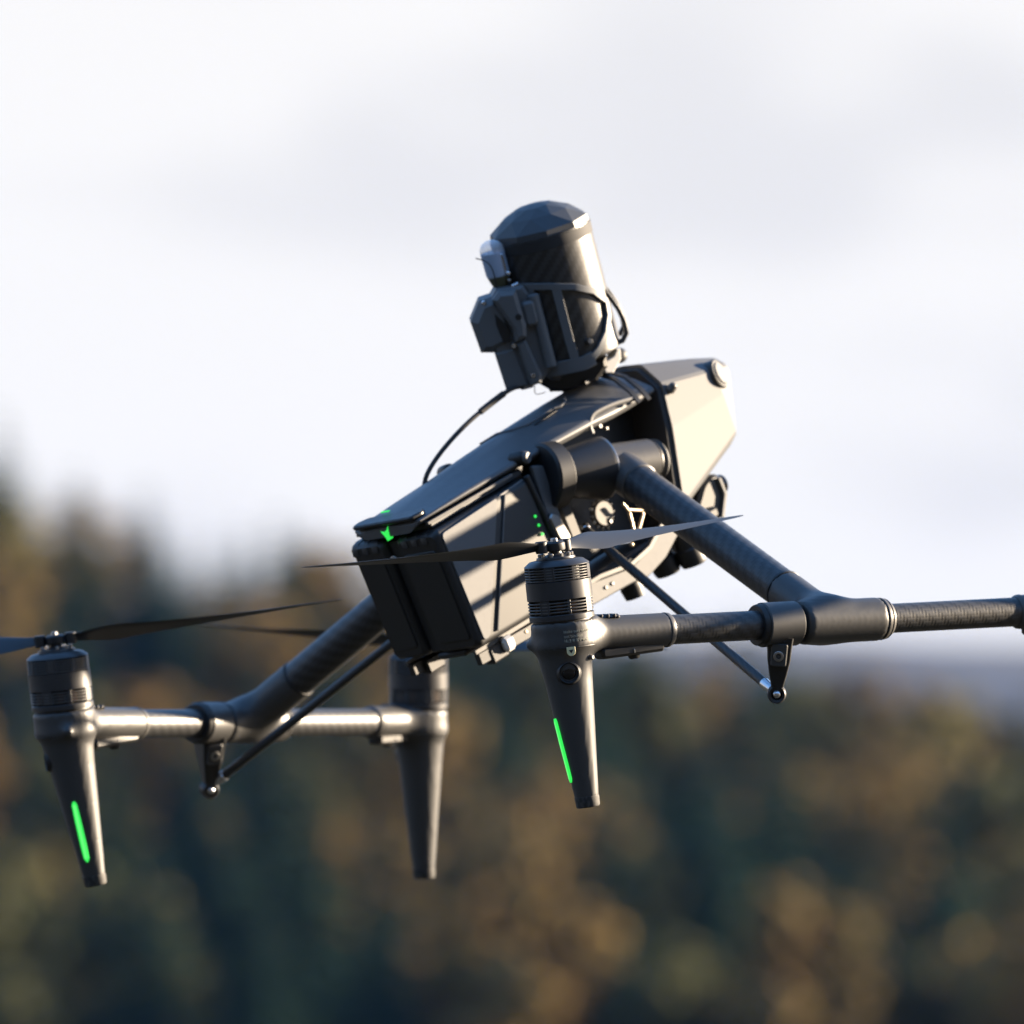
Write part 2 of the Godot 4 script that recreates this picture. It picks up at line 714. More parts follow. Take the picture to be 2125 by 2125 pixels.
func spruce_crown(h: float, w: float) -> ArrayMesh:
	var vs := PackedVector3Array(); var ns := PackedVector3Array(); var cs := PackedColorArray()
	var rows := 22
	for j in rows:
		var t := float(j) / (rows - 1)
		var y := lerpf(h * 0.10, h * 0.98, t)
		var r := w * pow(1.0 - t, 0.66) * rng.randf_range(0.85, 1.1) + 0.12
		var count := int(lerpf(15, 6, t))
		var a0 := rng.randf() * TAU
		for i in count:
			var a := a0 + TAU * i / count + rng.randf_range(-0.2, 0.2)
			var d := Vector3(cos(a), 0, sin(a))
			var s := Vector3(-d.z, 0, d.x)
			var rr := r * rng.randf_range(0.75, 1.12)
			var root := Vector3(0, y, 0)
			var tip := root + d * rr + Vector3(0, -rr * 0.32, 0)
			for k in 5:
				var p := root.lerp(tip, 0.15 + 0.19 * k)
				var q := root.lerp(tip, minf(1.0, 0.42 + 0.19 * k))
				var wd := rr * (0.40 - 0.05 * k) + 0.06
				var v := rng.randf_range(0.7, 1.25)
				var col := Color(0.0210 * v, 0.0420 * v, 0.0300 * v)
				var sag := Vector3(0, -rr * 0.12, 0)
				leaf_card(vs, ns, cs, p, q + s * wd + sag, q, col)
				leaf_card(vs, ns, cs, p, q, q - s * wd + sag, col)
				leaf_card(vs, ns, cs, p + s * wd * 0.4, p - s * wd * 0.4, p + d * wd * 0.5 + sag * 2.4, col)
	return card_mesh(vs, ns, cs)


func broad_crown(h: float, w: float, tone: Color) -> ArrayMesh:
	var vs := PackedVector3Array(); var ns := PackedVector3Array(); var cs := PackedColorArray()
	var lobes := []
	for i in 11:
		var a := rng.randf() * TAU
		var rr := sqrt(rng.randf()) * w * 0.62
		var y := h * rng.randf_range(0.42, 0.86)
		lobes.append([Vector3(cos(a) * rr, y, sin(a) * rr), w * rng.randf_range(0.34, 0.55)])
	lobes.append([Vector3(0, h * 0.86, 0), w * 0.42])
	for l in lobes:
		for k in 85:
			var d := Vector3(rng.randfn(), rng.randfn(), rng.randfn()).normalized()
			var c: Vector3 = l[0] + d * l[1] * rng.randf_range(0.6, 1.05)
			var s := rng.randf_range(0.22, 0.5)
			var u := d.cross(Vector3(rng.randfn(), rng.randfn(), rng.randfn())).normalized()
			var v := (d + Vector3(rng.randfn(), rng.randfn(), rng.randfn()) * 0.6).cross(u).normalized()
			var g := rng.randf_range(0.8, 1.2)
			var col := Color(tone.r * g, tone.g * g * rng.randf_range(0.9, 1.1), tone.b * g)
			leaf_card(vs, ns, cs, c - u * s, c + v * s, c + u * s, col)
			leaf_card(vs, ns, cs, c - u * s, c + u * s * 0.9, c - v * s * 0.9, col)
	return card_mesh(vs, ns, cs)


func trunk_mesh(h: float, r: float, limbs: int) -> ArrayMesh:
	var mb := MB.new()
	mb.lathe(Transform3D.IDENTITY, [Vector2(0, -1.0), Vector2(r * 1.5, -1.0), Vector2(r, h * 0.1), Vector2(r * 0.55, h * 0.6), Vector2(r * 0.12, h), Vector2(0, h)], 8)
	for i in limbs:
		var a := TAU * i / limbs + rng.randf_range(-0.3, 0.3)
		var y := h * rng.randf_range(0.32, 0.62)
		var d := Vector3(cos(a), rng.randf_range(0.7, 1.2), sin(a)).normalized()
		mb.rod(Vector3(0, y, 0), Vector3(0, y, 0) + d * h * 0.3, r * 0.4, r * 0.1, 6, 0.01)
	return mb.mesh(60.0)


func forest() -> void:
	var needle := mat("needles", Color.WHITE, 0.95)
	needle.vertex_color_use_as_albedo = true
	needle.metallic_specular = 0.1
	var leaf := mat("leaves", Color.WHITE, 0.95)
	leaf.vertex_color_use_as_albedo = true
	leaf.metallic_specular = 0.1
	leaf.backlight_enabled = true
	leaf.backlight = Color(0.12, 0.10, 0.06)
	var bark := mat("bark", lin(0.03, 0.026, 0.022), 0.95)
	var spruces := []
	var broads := []
	for i in 4:
		spruces.append([spruce_crown(18.0, 2.9 + 0.35 * i), trunk_mesh(17.0, 0.24, 0)])
	var tones := [Color(0.185, 0.124, 0.048), Color(0.142, 0.104, 0.045), Color(0.200, 0.140, 0.056), Color(0.076, 0.080, 0.040), Color(0.128, 0.108, 0.047)]
	for i in 5:
		broads.append([broad_crown(15.5, 4.3, tones[i]), trunk_mesh(12.0, 0.28, 6)])
	var where := ["behind the left leg", "below the left arm", "left of the far leg", "between the far and near legs", "behind the near leg", "right of the near leg", "below the right joint", "at the right edge"]
	var mix := FastNoiseLite.new()
	mix.seed = 31
	mix.frequency = 0.055
	var spots := []
	# spruce tips that stand out against the sky
	for s in [[385, 1072, 595], [505, 1100, 596], [642, 1050, 594], [1385, 1225, 595], [250, 1060, 597], [40, 915, 596], [150, 1000, 597], [1300, 1236, 596], [1600, 1315, 590]]:
		spots.append([s[0], s[1], s[2], "spruce"])
	var d := 610.0
	while d > 385.0:
		var px := -330.0 + rng.randf_range(0, 120)
		while px < 2460.0:
			var x := (px - 1062.5) / FAR * d
			var k := mix.get_noise_2d(x, d * 0.28)
			var kind := "spruce" if k < 0.06 else "broad"
			if d > 588.0 and px > 1640.0:
				kind = "broad"
			spots.append([px, -1, d + rng.randf_range(-8, 8), kind])
			px += rng.randf_range(3.6, 6.2) / d * FAR
		d -= rng.randf_range(20, 26)
	for s in spots:
		var x: float = (s[0] - 1062.5) / FAR * s[2]
		var y := ground_at(x, -s[2])
		var kind: String = s[3]
		var size := rng.randf_range(0.78, 1.08)
		if s[1] > 0:
			size = (height_at(s[1], s[2]) - y) / 18.0
		var t := Node3D.new()
		t.name = numbered("spruce_tree" if kind == "spruce" else "autumn_tree")
		add_child(t)
		t.position = Vector3(x, y, -s[2])
		t.rotation.y = rng.randf() * TAU
		var wide := size * rng.randf_range(0.9, 1.15)
		t.scale = Vector3(wide, size, wide)
		var n := rng.randi()
		var set_: Array = spruces[n % 4] if kind == "spruce" else broads[n % 5]
		for k in 2:
			var m := MeshInstance3D.new()
			m.name = ["crown", "trunk"][k]
			m.mesh = set_[k]
			m.material_override = bark if k == 1 else (needle if kind == "spruce" else leaf)
			t.add_child(m)
		var zone: String = where[clampi(int(s[0] / 266.0), 0, 7)]
		var level := "on the skyline" if s[2] > 585 else ("on the upper slope" if s[2] > 520 else ("on the middle slope" if s[2] > 450 else "on the lower slope"))
		var tint: String = "dark green spruce" if kind == "spruce" else ["russet", "brown", "golden brown", "olive brown", "dull yellow"][n % 5] + " autumn tree"
		var stature := "tall " if size > 0.98 else ("short " if size < 0.87 else "")
		tag(t, "blurred %s%s %s, %s" % [stature, tint, level, zone], "tree", "%s%ss %s, %s" % [stature, tint, level, zone])


# ---------------------------------------------------------------- body
func build_body() -> void:
	var I := body
	# batteries
	for s in [-1, 1]:
		var bat := part(drone, "battery", I)
		var a := 32.0 if s < 0 else 4.0
		var sec := []
		for q in [[0, 9], [7, 3], [16, 0], [300, 0], [306, 4]]:
			var e: float = q[1]
			var poly := round_poly([Vector2(a + e, 137 - e), Vector2(140 - e, 137 - e), Vector2(140 - e, -137 + e), Vector2(a + e, -137 + e)], 16, 4)
			var row := PackedVector3Array()
			for p in poly:
				row.append(Vector3(p.x * s, p.y, -float(q[0])))
			sec.append(row)
		put(bat, "case", MB.new().loft(sec), M.black, 35)
		# ribs over the top rear edge
		for k in 3:
			var mb := MB.new()
			var r: float = (a + 30 + k * 32.0) * s
			mb.sweep([Vector3(r, 112, 0.5), Vector3(r, 126, -1), Vector3(r, 134, -8), Vector3(r, 138, -22), Vector3(r, 138.5, -60)], 9, 1.6, 4, Vector3.RIGHT)
			put(bat, "grip_rib", mb, M.dark_plastic)
		# raised rear panel
		put(bat, "rear_panel", MB.new().prism(Transform3D(Basis(), Vector3(0, 0, -2)), round_poly([Vector2((a + 16) * s, 96), Vector2(122 * s, 96), Vector2(122 * s, -112), Vector2((a + 16) * s, -112)], 10), 0, 5, 1.5), M.black)
		# side plates, folded along a slanted crease
		var side := Transform3D(Basis(Vector3(0, 0, -1), Vector3(0, 1, 0), Vector3(s, 0, 0)), Vector3(s * 138.5, 0, 0))
		put(bat, "side_plate", MB.new().prism(side, round_poly([Vector2(14, 126), Vector2(202, 132), Vector2(36, -124), Vector2(16, -126)], 12), -6, 5, 1.0), M.panel)
		var fold := side * Transform3D(Basis(Vector3(0.54, 0.84, 0).normalized(), deg_to_rad(2.5)), Vector3.ZERO)
		put(bat, "side_plate", MB.new().prism(fold, round_poly([Vector2(211, 133), Vector2(300, 136), Vector2(308, 20), Vector2(312, -128), Vector2(46, -125)], 7), -6, 5.2, 1.2), M.panel)
		put(bat, "side_ridge", MB.new().sweep([side * Vector3(226, 128, 3), side * Vector3(62, -122, 4)], 2.2, 2.6, 6), M.panel)
		for k in 4:
			var led := MB.new().lathe(Transform3D(Basis(Vector3(0, 0, 1), Vector3(s, 0, 0), Vector3(0, 1, 0)), Vector3(s * 142, 52 - k * 21, -283)), [Vector2(0, 0), Vector2(3.6, 0), Vector2(3.2, 2.2), Vector2(0, 2.4)], 10)
			put(bat, "charge_light", led, M.led_green if k < 3 else M.dark_plastic)
	# spine between the batteries
	put(drone, "battery_spine", MB.new().box(Transform3D(Basis(), Vector3(-14, -4, -160)), Vector3(34, 262, 290), 3), M.black, 35, I)
	var catch := MB.new().sweep([Vector3(-12, 92, 4), Vector3(-12, 99, 8), Vector3(-3, 101, 9), Vector3(2, 96, 8)], 2.2, 2.2, 8)
	put(drone, "release_catch", catch, M.dull_metal, 50, I)

	# upper shell, arched over the batteries
	var spec := [[-4, 166, 160, 92], [4, 173, 168, 108], [60, 184, 170, 115], [150, 197, 171, 120], [300, 211, 170, 124], [420, 218, 166, 126], [560, 223, 160, 122], [640, 223, 152, 112], [700, 218, 150, 108], [776, 203, 150, 108]]
	var secs := []
	for q in spec:
		var uT: float = q[1]; var uE: float = q[2]; var rE: float = q[3]
		var half := [Vector2(0, uT), Vector2(rE * 0.30, uT - (uT - uE) * 0.16), Vector2(rE * 0.65, uT - (uT - uE) * 0.5), Vector2(rE * 0.97, uE + (uT - uE) * 0.14), Vector2(rE, uE - 3), Vector2(rE - 18, uE - 15)]
		var poly := []
		for p in half:
			poly.append(p)
		for i in range(half.size() - 1, 0, -1):
			poly.append(Vector2(-half[i].x, half[i].y))
		var row := PackedVector3Array()
		for p in round_poly(poly, 12, 3):
			row.append(Vector3(p.x, p.y, -float(q[0])))
		secs.append(row)
	put(drone, "top_shell", MB.new().loft(secs), M.shell, 38, I)
	# trim rail along the shell's lower edge
	for s in [-1, 1]:
		var path := []
		for f in range(14, 300, 22):
			path.append(Vector3(s * (112 + f * 0.045), 154, -float(f)))
		put(drone, "trim_rail", MB.new().sweep(path, 5, 3.2, 4, Vector3(s, 0, 0)), M.hub_grey, 40, I)
		put(drone, "gap_filler", MB.new().box(Transform3D(Basis(), Vector3(s * 60, 146, -170)), Vector3(108, 16, 300), 3), M.black, 40, I)
	# tail cap with its two lamps
	var tail := part(drone, "tail_cap", I)
	put(tail, "cap", MB.new().prism(Transform3D(Basis(Vector3(1, 0, 0), Vector3(0, 0, -1), Vector3(0, 1, 0)), Vector3(0, 170, 0)), round_poly([Vector2(-96, -10), Vector2(96, -10), Vector2(104, 22), Vector2(88, 44), Vector2(-88, 44), Vector2(-104, 22)], 8), 2, 12, 3), M.dark_plastic)
	var lamp := MB.new()
	lamp.prism(Transform3D(Basis(), Vector3(-2, 150, -4)), PackedVector2Array([Vector2(-15, 10), Vector2(-4, 7), Vector2(7, 12), Vector2(12, 18), Vector2(8, 1), Vector2(7, -11), Vector2(-4, -14), Vector2(-8, -2)]), 0, 10, 1)
	put(tail, "status_light", lamp, M.led_green)
	put(tail, "status_light", MB.new().box(Transform3D(Basis(Vector3.RIGHT, deg_to_rad(-12)), Vector3(-44, 186, -52)), Vector3(24, 3, 7), 1), M.led_green)
	# hatch on top: a seam with a raised lip
	var hatch := []
	for q in [[373, -40], [400, -6], [418, 22], [440, 34], [452, 40], [540, 42], [552, 50], [575, 46], [590, 30]]:
		var f: float = q[0]; var r: float = q[1]
		hatch.append(Vector3(r, top_u(f, r) + 2.6, -f))
	put(drone, "hatch_lip", MB.new().sweep(hatch, 3.2, 2.6, 8), M.panel, 60, I)
	put(drone, "hatch_grip", MB.new().box(Transform3D(Basis(Vector3.RIGHT, deg_to_rad(3)), Vector3(50, top_u(495, 50) + 0.4, -497)), Vector3(11, 3, 74), 1), M.black, 40, I)

	# core between the shell and the belly
	put(drone, "core_frame", MB.new().box(Transform3D(Basis(), Vector3(0, 8, -545)), Vector3(40, 280, 470), 8), M.black, 35, I)
	for q in [[600, 138, 92, 5.0], [616, 126, 92, 4.0], [520, -56, 98, 5.0]]:
		put(drone, "screw", MB.new().rod(Vector3(q[2] - 8, q[1], -q[0]), Vector3(q[2] + 4, q[1], -q[0]), q[3], q[3], 12, 1), M.dull_metal, 40, I)

	# nose
	var noses := [
		[772, [[0, 206], [60, 202], [116, 155], [127, 60], [124, -104], [80, -140], [0, -146]]],
		[960, [[0, 158], [58, 154], [105, 121], [111, 60], [105, -32], [68, -60], [0, -66]]],
		[1034, [[0, 131], [46, 127], [74, 108], [76, 90], [72, 76], [48, 64], [0, 60]]]]
	var ns := []
	for q in noses:
		var poly := []
		for p in q[1]:
			poly.append(Vector2(p[0], p[1]))
		for i in range(q[1].size() - 2, 0, -1):
			poly.append(Vector2(-q[1][i][0], q[1][i][1]))
		var row := PackedVector3Array()
		for p in round_poly(poly, 5, 1):
			var f := float(q[0])
			if q[0] == 772:
				f = 750 + 0.30 * p.y
			row.append(Vector3(p.x, p.y, -f))
		ns.append(row)
	put(drone, "nose_shell", MB.new().loft(ns), M.nose_shell, 16, I)
	var gas := []
	for q in [[0.90, -18.0], [0.955, -16.0], [0.955, 4.0], [0.90, 5.0]]:
		var row := PackedVector3Array()
		for p in ns[0]:
			row.append(Vector3(p.x * q[0], p.y * q[0] + 2, p.z - q[1]))
		gas.append(row)
	put(drone, "nose_gasket", MB.new().loft(gas), M.rubber, 35, I)
	for s in [-1, 1]:
		var eye := part(drone, "side_sensor", I)
		var d := Vector3(s * 0.9, 0.12, -0.45).normalized()
		var c := Vector3(s * 76, 100, -968)
		put(eye, "housing", MB.new().rod(c, c + d * 30, 36, 34, 32, 3), M.dark_plastic)
		put(eye, "cover", MB.new().rod(c + d * 28, c + d * 34, 27, 26, 32, 2), M.panel)
		var k := Vector3(s * 116, 132, -806)
		put(drone, "sensor_stub", MB.new().rod(k, k + Vector3(s * 16, 10, -12), 12, 9, 16, 4), M.hub_grey, 50, I)
	# antenna stubs at the shell's edge
	for q in [[1, 318, 176, 104], [-1, 318, 176, 104], [-1, 905, 206, 96]]:
		var stub := part(drone, "antenna_stub", I)
		var c := Vector3(q[0] * q[3], q[2], -q[1])
		var d := Vector3(q[0] * 0.95, -0.1, -0.28).normalized()
		put(stub, "post", MB.new().rod(c - d * 6, c + d * 30, 17, 16, 20, 5), M.dark_plastic, 50)
		put(stub, "tip", MB.new().rod(c + d * 30, c + d * 40, 15, 13, 20, 2), M.panel, 50)

	# arm root: bulkhead arch, housing, rotating tube, per side
	for s in [-1, 1]:
		var root := part(drone, "arm_root", I)
		var c := Vector3(s * 138, 54, -560)
		var d := Vector3(s * 0.12, -0.29, -0.95).normalized()
		var arch := MB.new().rod(c - d * 205, c - d * 158, 74, 74, 36, 6)
		put(root, "bulkhead", arch, M.black)
		put(root, "bulkhead_web", MB.new().box(Transform3D(Basis(), Vector3(s * 98, 40, -388)), Vector3(60, 200, 40), 8), M.black)
		put(root, "housing", MB.new().lathe(MB.along(c - d * 160, c), [Vector2(0, 0), Vector2(48, 0), Vector2(51, 6), Vector2(69, 110), Vector2(68, 116), Vector2(0, 116)], 40), M.dark_plastic)
		put(root, "bearing_ring", MB.new().lathe(MB.along(c - d * 46, c), [Vector2(0, 0), Vector2(66, 0), Vector2(69, 3), Vector2(69, 6), Vector2(60, 9), Vector2(60, 12), Vector2(0, 12)], 40), M.dull_metal)
		put(root, "sleeve", MB.new().rod(c - d * 36, c + d * 92, 50, 49, 36, 4), M.hub_grey)
		put(root, "end_ring", MB.new().rod(c + d * 92, c + d * 104, 45, 44, 36, 3), M.dark_plastic)
		put(root, "end_cap", MB.new().rod(c + d * 104, c + d * 120, 47, 42, 36, 5), M.hub_grey)
		var lip := []
		for q in [[552, 138], [552, 152], [560, 166], [579, 174], [624, 172], [664, 166], [710, 156]]:
			lip.append(Vector3(s * 116, q[1], -float(q[0])))
		put(root, "opening_lip", MB.new().sweep(curve(lip, 4), 4, 6, 10), M.panel, 60)
		# worm gear and hook below
		var gear := part(drone, "tilt_gear", I)
		var gc := Vector3(s * 66, -38, -528)
		put(gear, "wheel", MB.new().rod(gc, gc + Vector3(s * 16, 0, 0), 31, 29, 24, 3), M.hub_grey)
		for k in 14:
			var a := TAU * k / 14
			var p := gc + Vector3(s * 8, cos(a) * 30, sin(a) * 30)
			var o := Vector3(0, cos(a), sin(a))
			put(gear, "tooth", MB.new().rod(p, p + o * 9, 6, 1.2, 6, 0.5), M.silver)
		var hook := MB.new().sweep([Vector3(s * 100, -36, -572), Vector3(s * 100, -54, -579), Vector3(s * 100, -72, -618), Vector3(s * 100, -80, -616), Vector3(s * 100, -112, -580), Vector3(s * 100, -110, -572), Vector3(s * 100, -60, -580)], 3.6, 3.6, 8)
		put(drone, "safety_hook", hook, M.gold_ring, 60, I)
		put(drone, "hinge_pin", MB.new().ball(Vector3(s * 104, -124, -548), 5.5, 12), M.gold_ring, 60, I)

	# latch plates ahead of the battery
	for s in [-1, 1]:
		var latch := part(drone, "battery_latch", I)
		var side := Transform3D(Basis(Vector3(0, 0, -1), Vector3(0, 1, 0), Vector3(s, 0, 0)), Vector3(s * 128, 0, 0))
		put(latch, "plate", MB.new().prism(side, round_poly([Vector2(330, 152), Vector2(362, 140), Vector2(352, -20), Vector2(344, -132), Vector2(316, -132), Vector2(318, 10)], 6), 0, 12, 2), M.panel)
		put(latch, "lever", MB.new().prism(side, round_poly([Vector2(312, 34), Vector2(326, 42), Vector2(340, 30), Vector2(352, -26), Vector2(336, -40), Vector2(318, -20)], 6), 12, 24, 3), M.dull_metal)
		put(latch, "hinge_bar", MB.new().rod(Vector3(s * 140, 140, -304), Vector3(s * 140, -60, -318), 8, 8, 14, 2), M.black)

	# belly tray with its rails
	var belly := part(drone, "belly_tray", I)
	for s in [-1, 1]:
		var side := Transform3D(Basis(Vector3(0, 0, -1), Vector3(0, 1, 0), Vector3(s, 0, 0)), Vector3(s * 92, 0, 0))
		put(belly, "side_panel", MB.new().prism(side, round_poly([Vector2(320, -139), Vector2(401, -150), Vector2(498, -164), Vector2(540, -164), Vector2(575, -154), Vector2(660, -116), Vector2(700, -120), Vector2(690, -158), Vector2(628, -190), Vector2(561, -206), Vector2(506, -199), Vector2(391, -196), Vector2(320, -192)], 8), 0, 14, 3), M.panel)
		put(belly, "rail", MB.new().sweep([Vector3(s * 112, -146, -4), Vector3(s * 112, -146, -420), Vector3(s * 110, -160, -520), Vector3(s * 108, -150, -590), Vector3(s * 106, -112, -668)], 4, 5, 4, Vector3(s, 0, 0)), M.hub_grey)
		put(belly, "lower_rail", MB.new().sweep([Vector3(s * 108, -164, -10), Vector3(s * 108, -172, -330)], 8, 13, 4, Vector3(s, 0, 0)), M.black)
		for f in [430, 452]:
			put(belly, "rivet", MB.new().rod(Vector3(s * 104, -176, -f), Vector3(s * 109, -176, -f), 5, 4, 10, 1), M.dull_metal)
		put(belly, "rivet", MB.new().rod(Vector3(s * 114, -164, -160), Vector3(s * 118, -164, -160), 5, 4, 10, 1), M.gold_ring)
		var clip := part(drone, "tray_clip", I)
		put(clip, "base", MB.new().box(Transform3D(Basis(), Vector3(s * 104, -172, -66)), Vector3(30, 34, 52), 4), M.black)
		put(clip, "button", MB.new().box(Transform3D(Basis(), Vector3(s * 124, -163, -92)), Vector3(20, 34, 32), 7), M.white_plastic)
	put(belly, "floor", MB.new().box(Transform3D(Basis(), Vector3(0, -160, -370)), Vector3(190, 40, 520), 8), M.black)
	put(belly, "rear_block", MB.new().box(Transform3D(Basis(), Vector3(30, -145, -40)), Vector3(90, 14, 60), 4), M.dark_plastic)

	# gimbal plate and its dampers under the nose, and the camera that looks ahead
	var gim := part(drone, "gimbal_mount", I)
	put(gim, "plate", MB.new().box(Transform3D(Basis(), Vector3(20, -164, -760)), Vector3(150, 26, 150), 6), M.black)
	put(gim, "strut", MB.new().rod(Vector3(70, -196, -560), Vector3(60, -168, -720), 9, 9, 12, 2), M.black)
	for q in [[716, 86], [676, 40], [780, -40]]:
		var c := Vector3(q[1], -160, -q[0])
		put(gim, "damper", MB.new().lathe(MB.along(c, c + Vector3(0, -1, 0)), [Vector2(0, 0), Vector2(26, 0), Vector2(27, 40), Vector2(31, 44), Vector2(31, 72), Vector2(27, 82), Vector2(0, 84)], 28), M.dark_plastic)
	put(gim, "knob", MB.new().lathe(MB.along(Vector3(66, -206, -536), Vector3(66, -250, -536)), [Vector2(0, 0), Vector2(24, 0), Vector2(26, 12), Vector2(22, 34), Vector2(0, 38)], 24), M.black)
	var fpv := part(drone, "front_camera", I * Transform3D(Basis(), Vector3(-14, 8, 26)))
	put(fpv, "housing", MB.new().prism(Transform3D(Basis(Vector3(0, 0, -1), Vector3(0, 1, 0), Vector3(1, 0, 0)), Vector3(20, 0, 0)), round_poly([Vector2(815, -146), Vector2(862, -106), Vector2(900, -96), Vector2(922, -112), Vector2(920, -148), Vector2(880, -196), Vector2(858, -192)], 12), 0, 74, 8), M.dark_plastic)
	put(fpv, "bracket", MB.new().sweep([Vector3(98, -112, -905), Vector3(98, -150, -905), Vector3(98, -192, -872)], 5, 4, 4, Vector3.RIGHT), M.panel)
	put(fpv, "lens", MB.new().rod(Vector3(58, -130, -905), Vector3(58, -138, -945), 20, 22, 24, 3), M.lens)
	put(fpv, "screw", MB.new().ball(Vector3(94, -166, -852), 8, 12), M.silver)


func top_u(f: float, r: float) -> float:
	var uT := lerpf(214, 222, clampf((f - 360) / 200.0, 0, 1))
	var x := absf(r) / 124.0
	if x < 0.30:
		return lerpf(uT, uT - 8, x / 0.30)
	return lerpf(uT - 8, uT - 43, (x - 0.30) / 0.67)


# ---------------------------------------------------------------- arms, booms, motors
func build_booms() -> void:
	var m1 := P(1170, 1318, 0)
	var m2 := P(134, 1502, -1140)
	var m3 := P(868, 1498, -2250)
	var m4 := P(2297, 1260, -700)
	boom(m1, m4, B(562, 50, 138), 0.346, 0.420, 0.426, 0.572, 0.476, P(1612, 1436, -290), B(440, -40, 100), Vector3(0, 0, 1))
	boom(m2, m3, B(562, 50, -138), 0.356, 0.425, 0.428, 0.585, 0.50, P(434, 1634, -1640), B(440, -40, -100), Vector3(0.35, 0, 0.9))
	pod(m1, Vector3(-.103, .99, .045), m4 - m1, Vector3(0.05, 0, 1), Vector3(.05, 0, 0), 1, 250, true, P(665, 1184, 350))
	pod(m2, Vector3(-.108, .99, .045), m3 - m2, Vector3(-.98, 0, .12), Vector3(.085, 0, -.03), -1, 262, true, P(735, 1250, -1100))
	pod(m3, Vector3(.0, .99, .045), m2 - m3, Vector3(-.8, 0, -.6), Vector3(.035, 0, 0), 1, 190, false, P(400, 1302, -2500))
	pod(m4, Vector3(-.06, .99, .045), m1 - m4, Vector3(.8, 0, -.6), Vector3(.035, 0, 0), -1, 230, false, m4 + Vector3(90, 180, 620))


func boom(a: Vector3, b: Vector3, hub: Vector3, c0: float, c1: float, s0: float, s1: float, j: float, socket: Vector3, strut_root: Vector3, out_: Vector3) -> void:
	var d := (b - a).normalized()
	var bm := part(drone, "boom")
	var tube := func(p: Vector3, q: Vector3, r: float) -> MB:
		return MB.new().lathe(MB.along(p, q), [Vector2(0, 0), Vector2(r, 0), Vector2(r, p.distance_to(q)), Vector2(0, p.distance_to(q))], 40)
	put(bm, "carbon_tube", tube.call(a + d * 90, b - d * 90, 31.0), M.carbon, 40)
	# joint: the arm runs smoothly into a sleeve on the boom
	var J := a.lerp(b, j)
	var S0 := a.lerp(b, s0)
	var S1 := a.lerp(b, s1)
	var ad := (hub - J).normalized()
	var e := J + ad * 175
	var o := (J + e) / 2
	var f := func(p: Vector3) -> float:
		return smin(cyl_d(p, S0, S1, 46, 5), cyl_d(p, J + ad * 10, e, 44, 2), 46)
	var lo := Vector3(minf(S0.x, minf(S1.x, e.x)), minf(S0.y, minf(S1.y, e.y)), minf(S0.z, minf(S1.z, e.z))) - Vector3.ONE * 62
	var hi := Vector3(maxf(S0.x, maxf(S1.x, e.x)), maxf(S0.y, maxf(S1.y, e.y)), maxf(S0.z, maxf(S1.z, e.z))) + Vector3.ONE * 62
	put(bm, "joint_sleeve", MB.new().nets(f, lo, hi, 7.0), M.pod, 50)
	put(bm, "sleeve_ring", MB.new().rod(S1, S1 + d * 10, 45, 44, 40, 2), M.hub_grey)
	put(bm, "sleeve_ring", MB.new().rod(S1 + d * 11, S1 + d * 22, 43, 38, 40, 2), M.hub_grey)
	# clamp with the bracket that the strut holds on to
	var C0 := a.lerp(b, c0)
	var C1 := a.lerp(b, c1)
	var cl := part(drone, "clamp")
	put(cl, "band", MB.new().rod(C0 + d * 12, C1 - d * 3, 47, 47, 40, 3), M.pod)
	put(cl, "lip", MB.new().rod(C0, C0 + d * 12, 43, 45, 40, 2), M.black)
	var mid := C0.lerp(C1, 0.62)
	var down := (socket - mid).normalized()
	var T := frame(down, out_, mid)
	var len_ := mid.distance_to(socket)
	var rows := []
	for q in [[26, 28, 36], [44, 26, 34], [76, 24, 30], [104, 19, 23], [len_ - 12, 13, 14], [len_, 11, 12]]:
		var row := PackedVector3Array()
		for p in round_poly([Vector2(-q[1], -q[2]), Vector2(q[1], -q[2]), Vector2(q[1], q[2]), Vector2(-q[1], q[2])], 6, 3):
			row.append(T * Vector3(p.x, q[0], p.y))
		rows.append(row)
	put(cl, "bracket", MB.new().loft(rows), M.dark_plastic, 35)
	put(cl, "bracket_face", MB.new().prism(T, round_poly([Vector2(-17, 38), Vector2(19, 38), Vector2(18, 86), Vector2(-15, 86)], 5), 24, 40, 2), M.pod)
	var bolt := T * Vector3(2, 64, 40)
	var zz := T.basis.z
	put(cl, "bolt", MB.new().lathe(MB.along(bolt - zz * 2, bolt), [Vector2(0, 0), Vector2(11, 0), Vector2(11, 4), Vector2(9.5, 5), Vector2(6, 5), Vector2(5, 1.5), Vector2(0, 1.5)], 20), M.dull_metal)
	var sc := T * Vector3(0, len_ + 4, 0)
	put(cl, "socket", MB.new().lathe(MB.along(sc - zz * 14, sc), [Vector2(0, 0), Vector2(16, 0), Vector2(20, 4), Vector2(20, 24), Vector2(17, 28), Vector2(12, 26), Vector2(10, 16), Vector2(0, 16)], 28), M.dark_plastic)
	put(cl, "ball_stud", MB.new().ball(sc + zz * 8, 10, 18), M.silver, 60)
	# strut
	var st := part(drone, "strut")
	var end := sc - zz * 6
	var sd := (strut_root - end).normalized()
	put(st, "rod", tube.call(end + sd * 52, strut_root, 10.5), M.carbon)
	put(st, "ferrule", MB.new().rod(end + sd * 8, end + sd * 56, 8, 12, 20, 2), M.silver)
	put(st, "ball_joint", MB.new().ball(strut_root, 14, 16), M.silver, 60)
	# arm
	var arm := part(drone, "arm")
	put(arm, "carbon_tube", tube.call(e - ad * 6, hub, 41.5), M.carbon)
	put(arm, "seam_ring", MB.new().rod(e - ad * 3, e + ad * 4, 44.6, 44.6, 40, 1), M.black)
	put(arm, "collar", MB.new().rod(hub - ad * 100, hub - ad * 20, 45, 46, 40, 3), M.hub_grey)


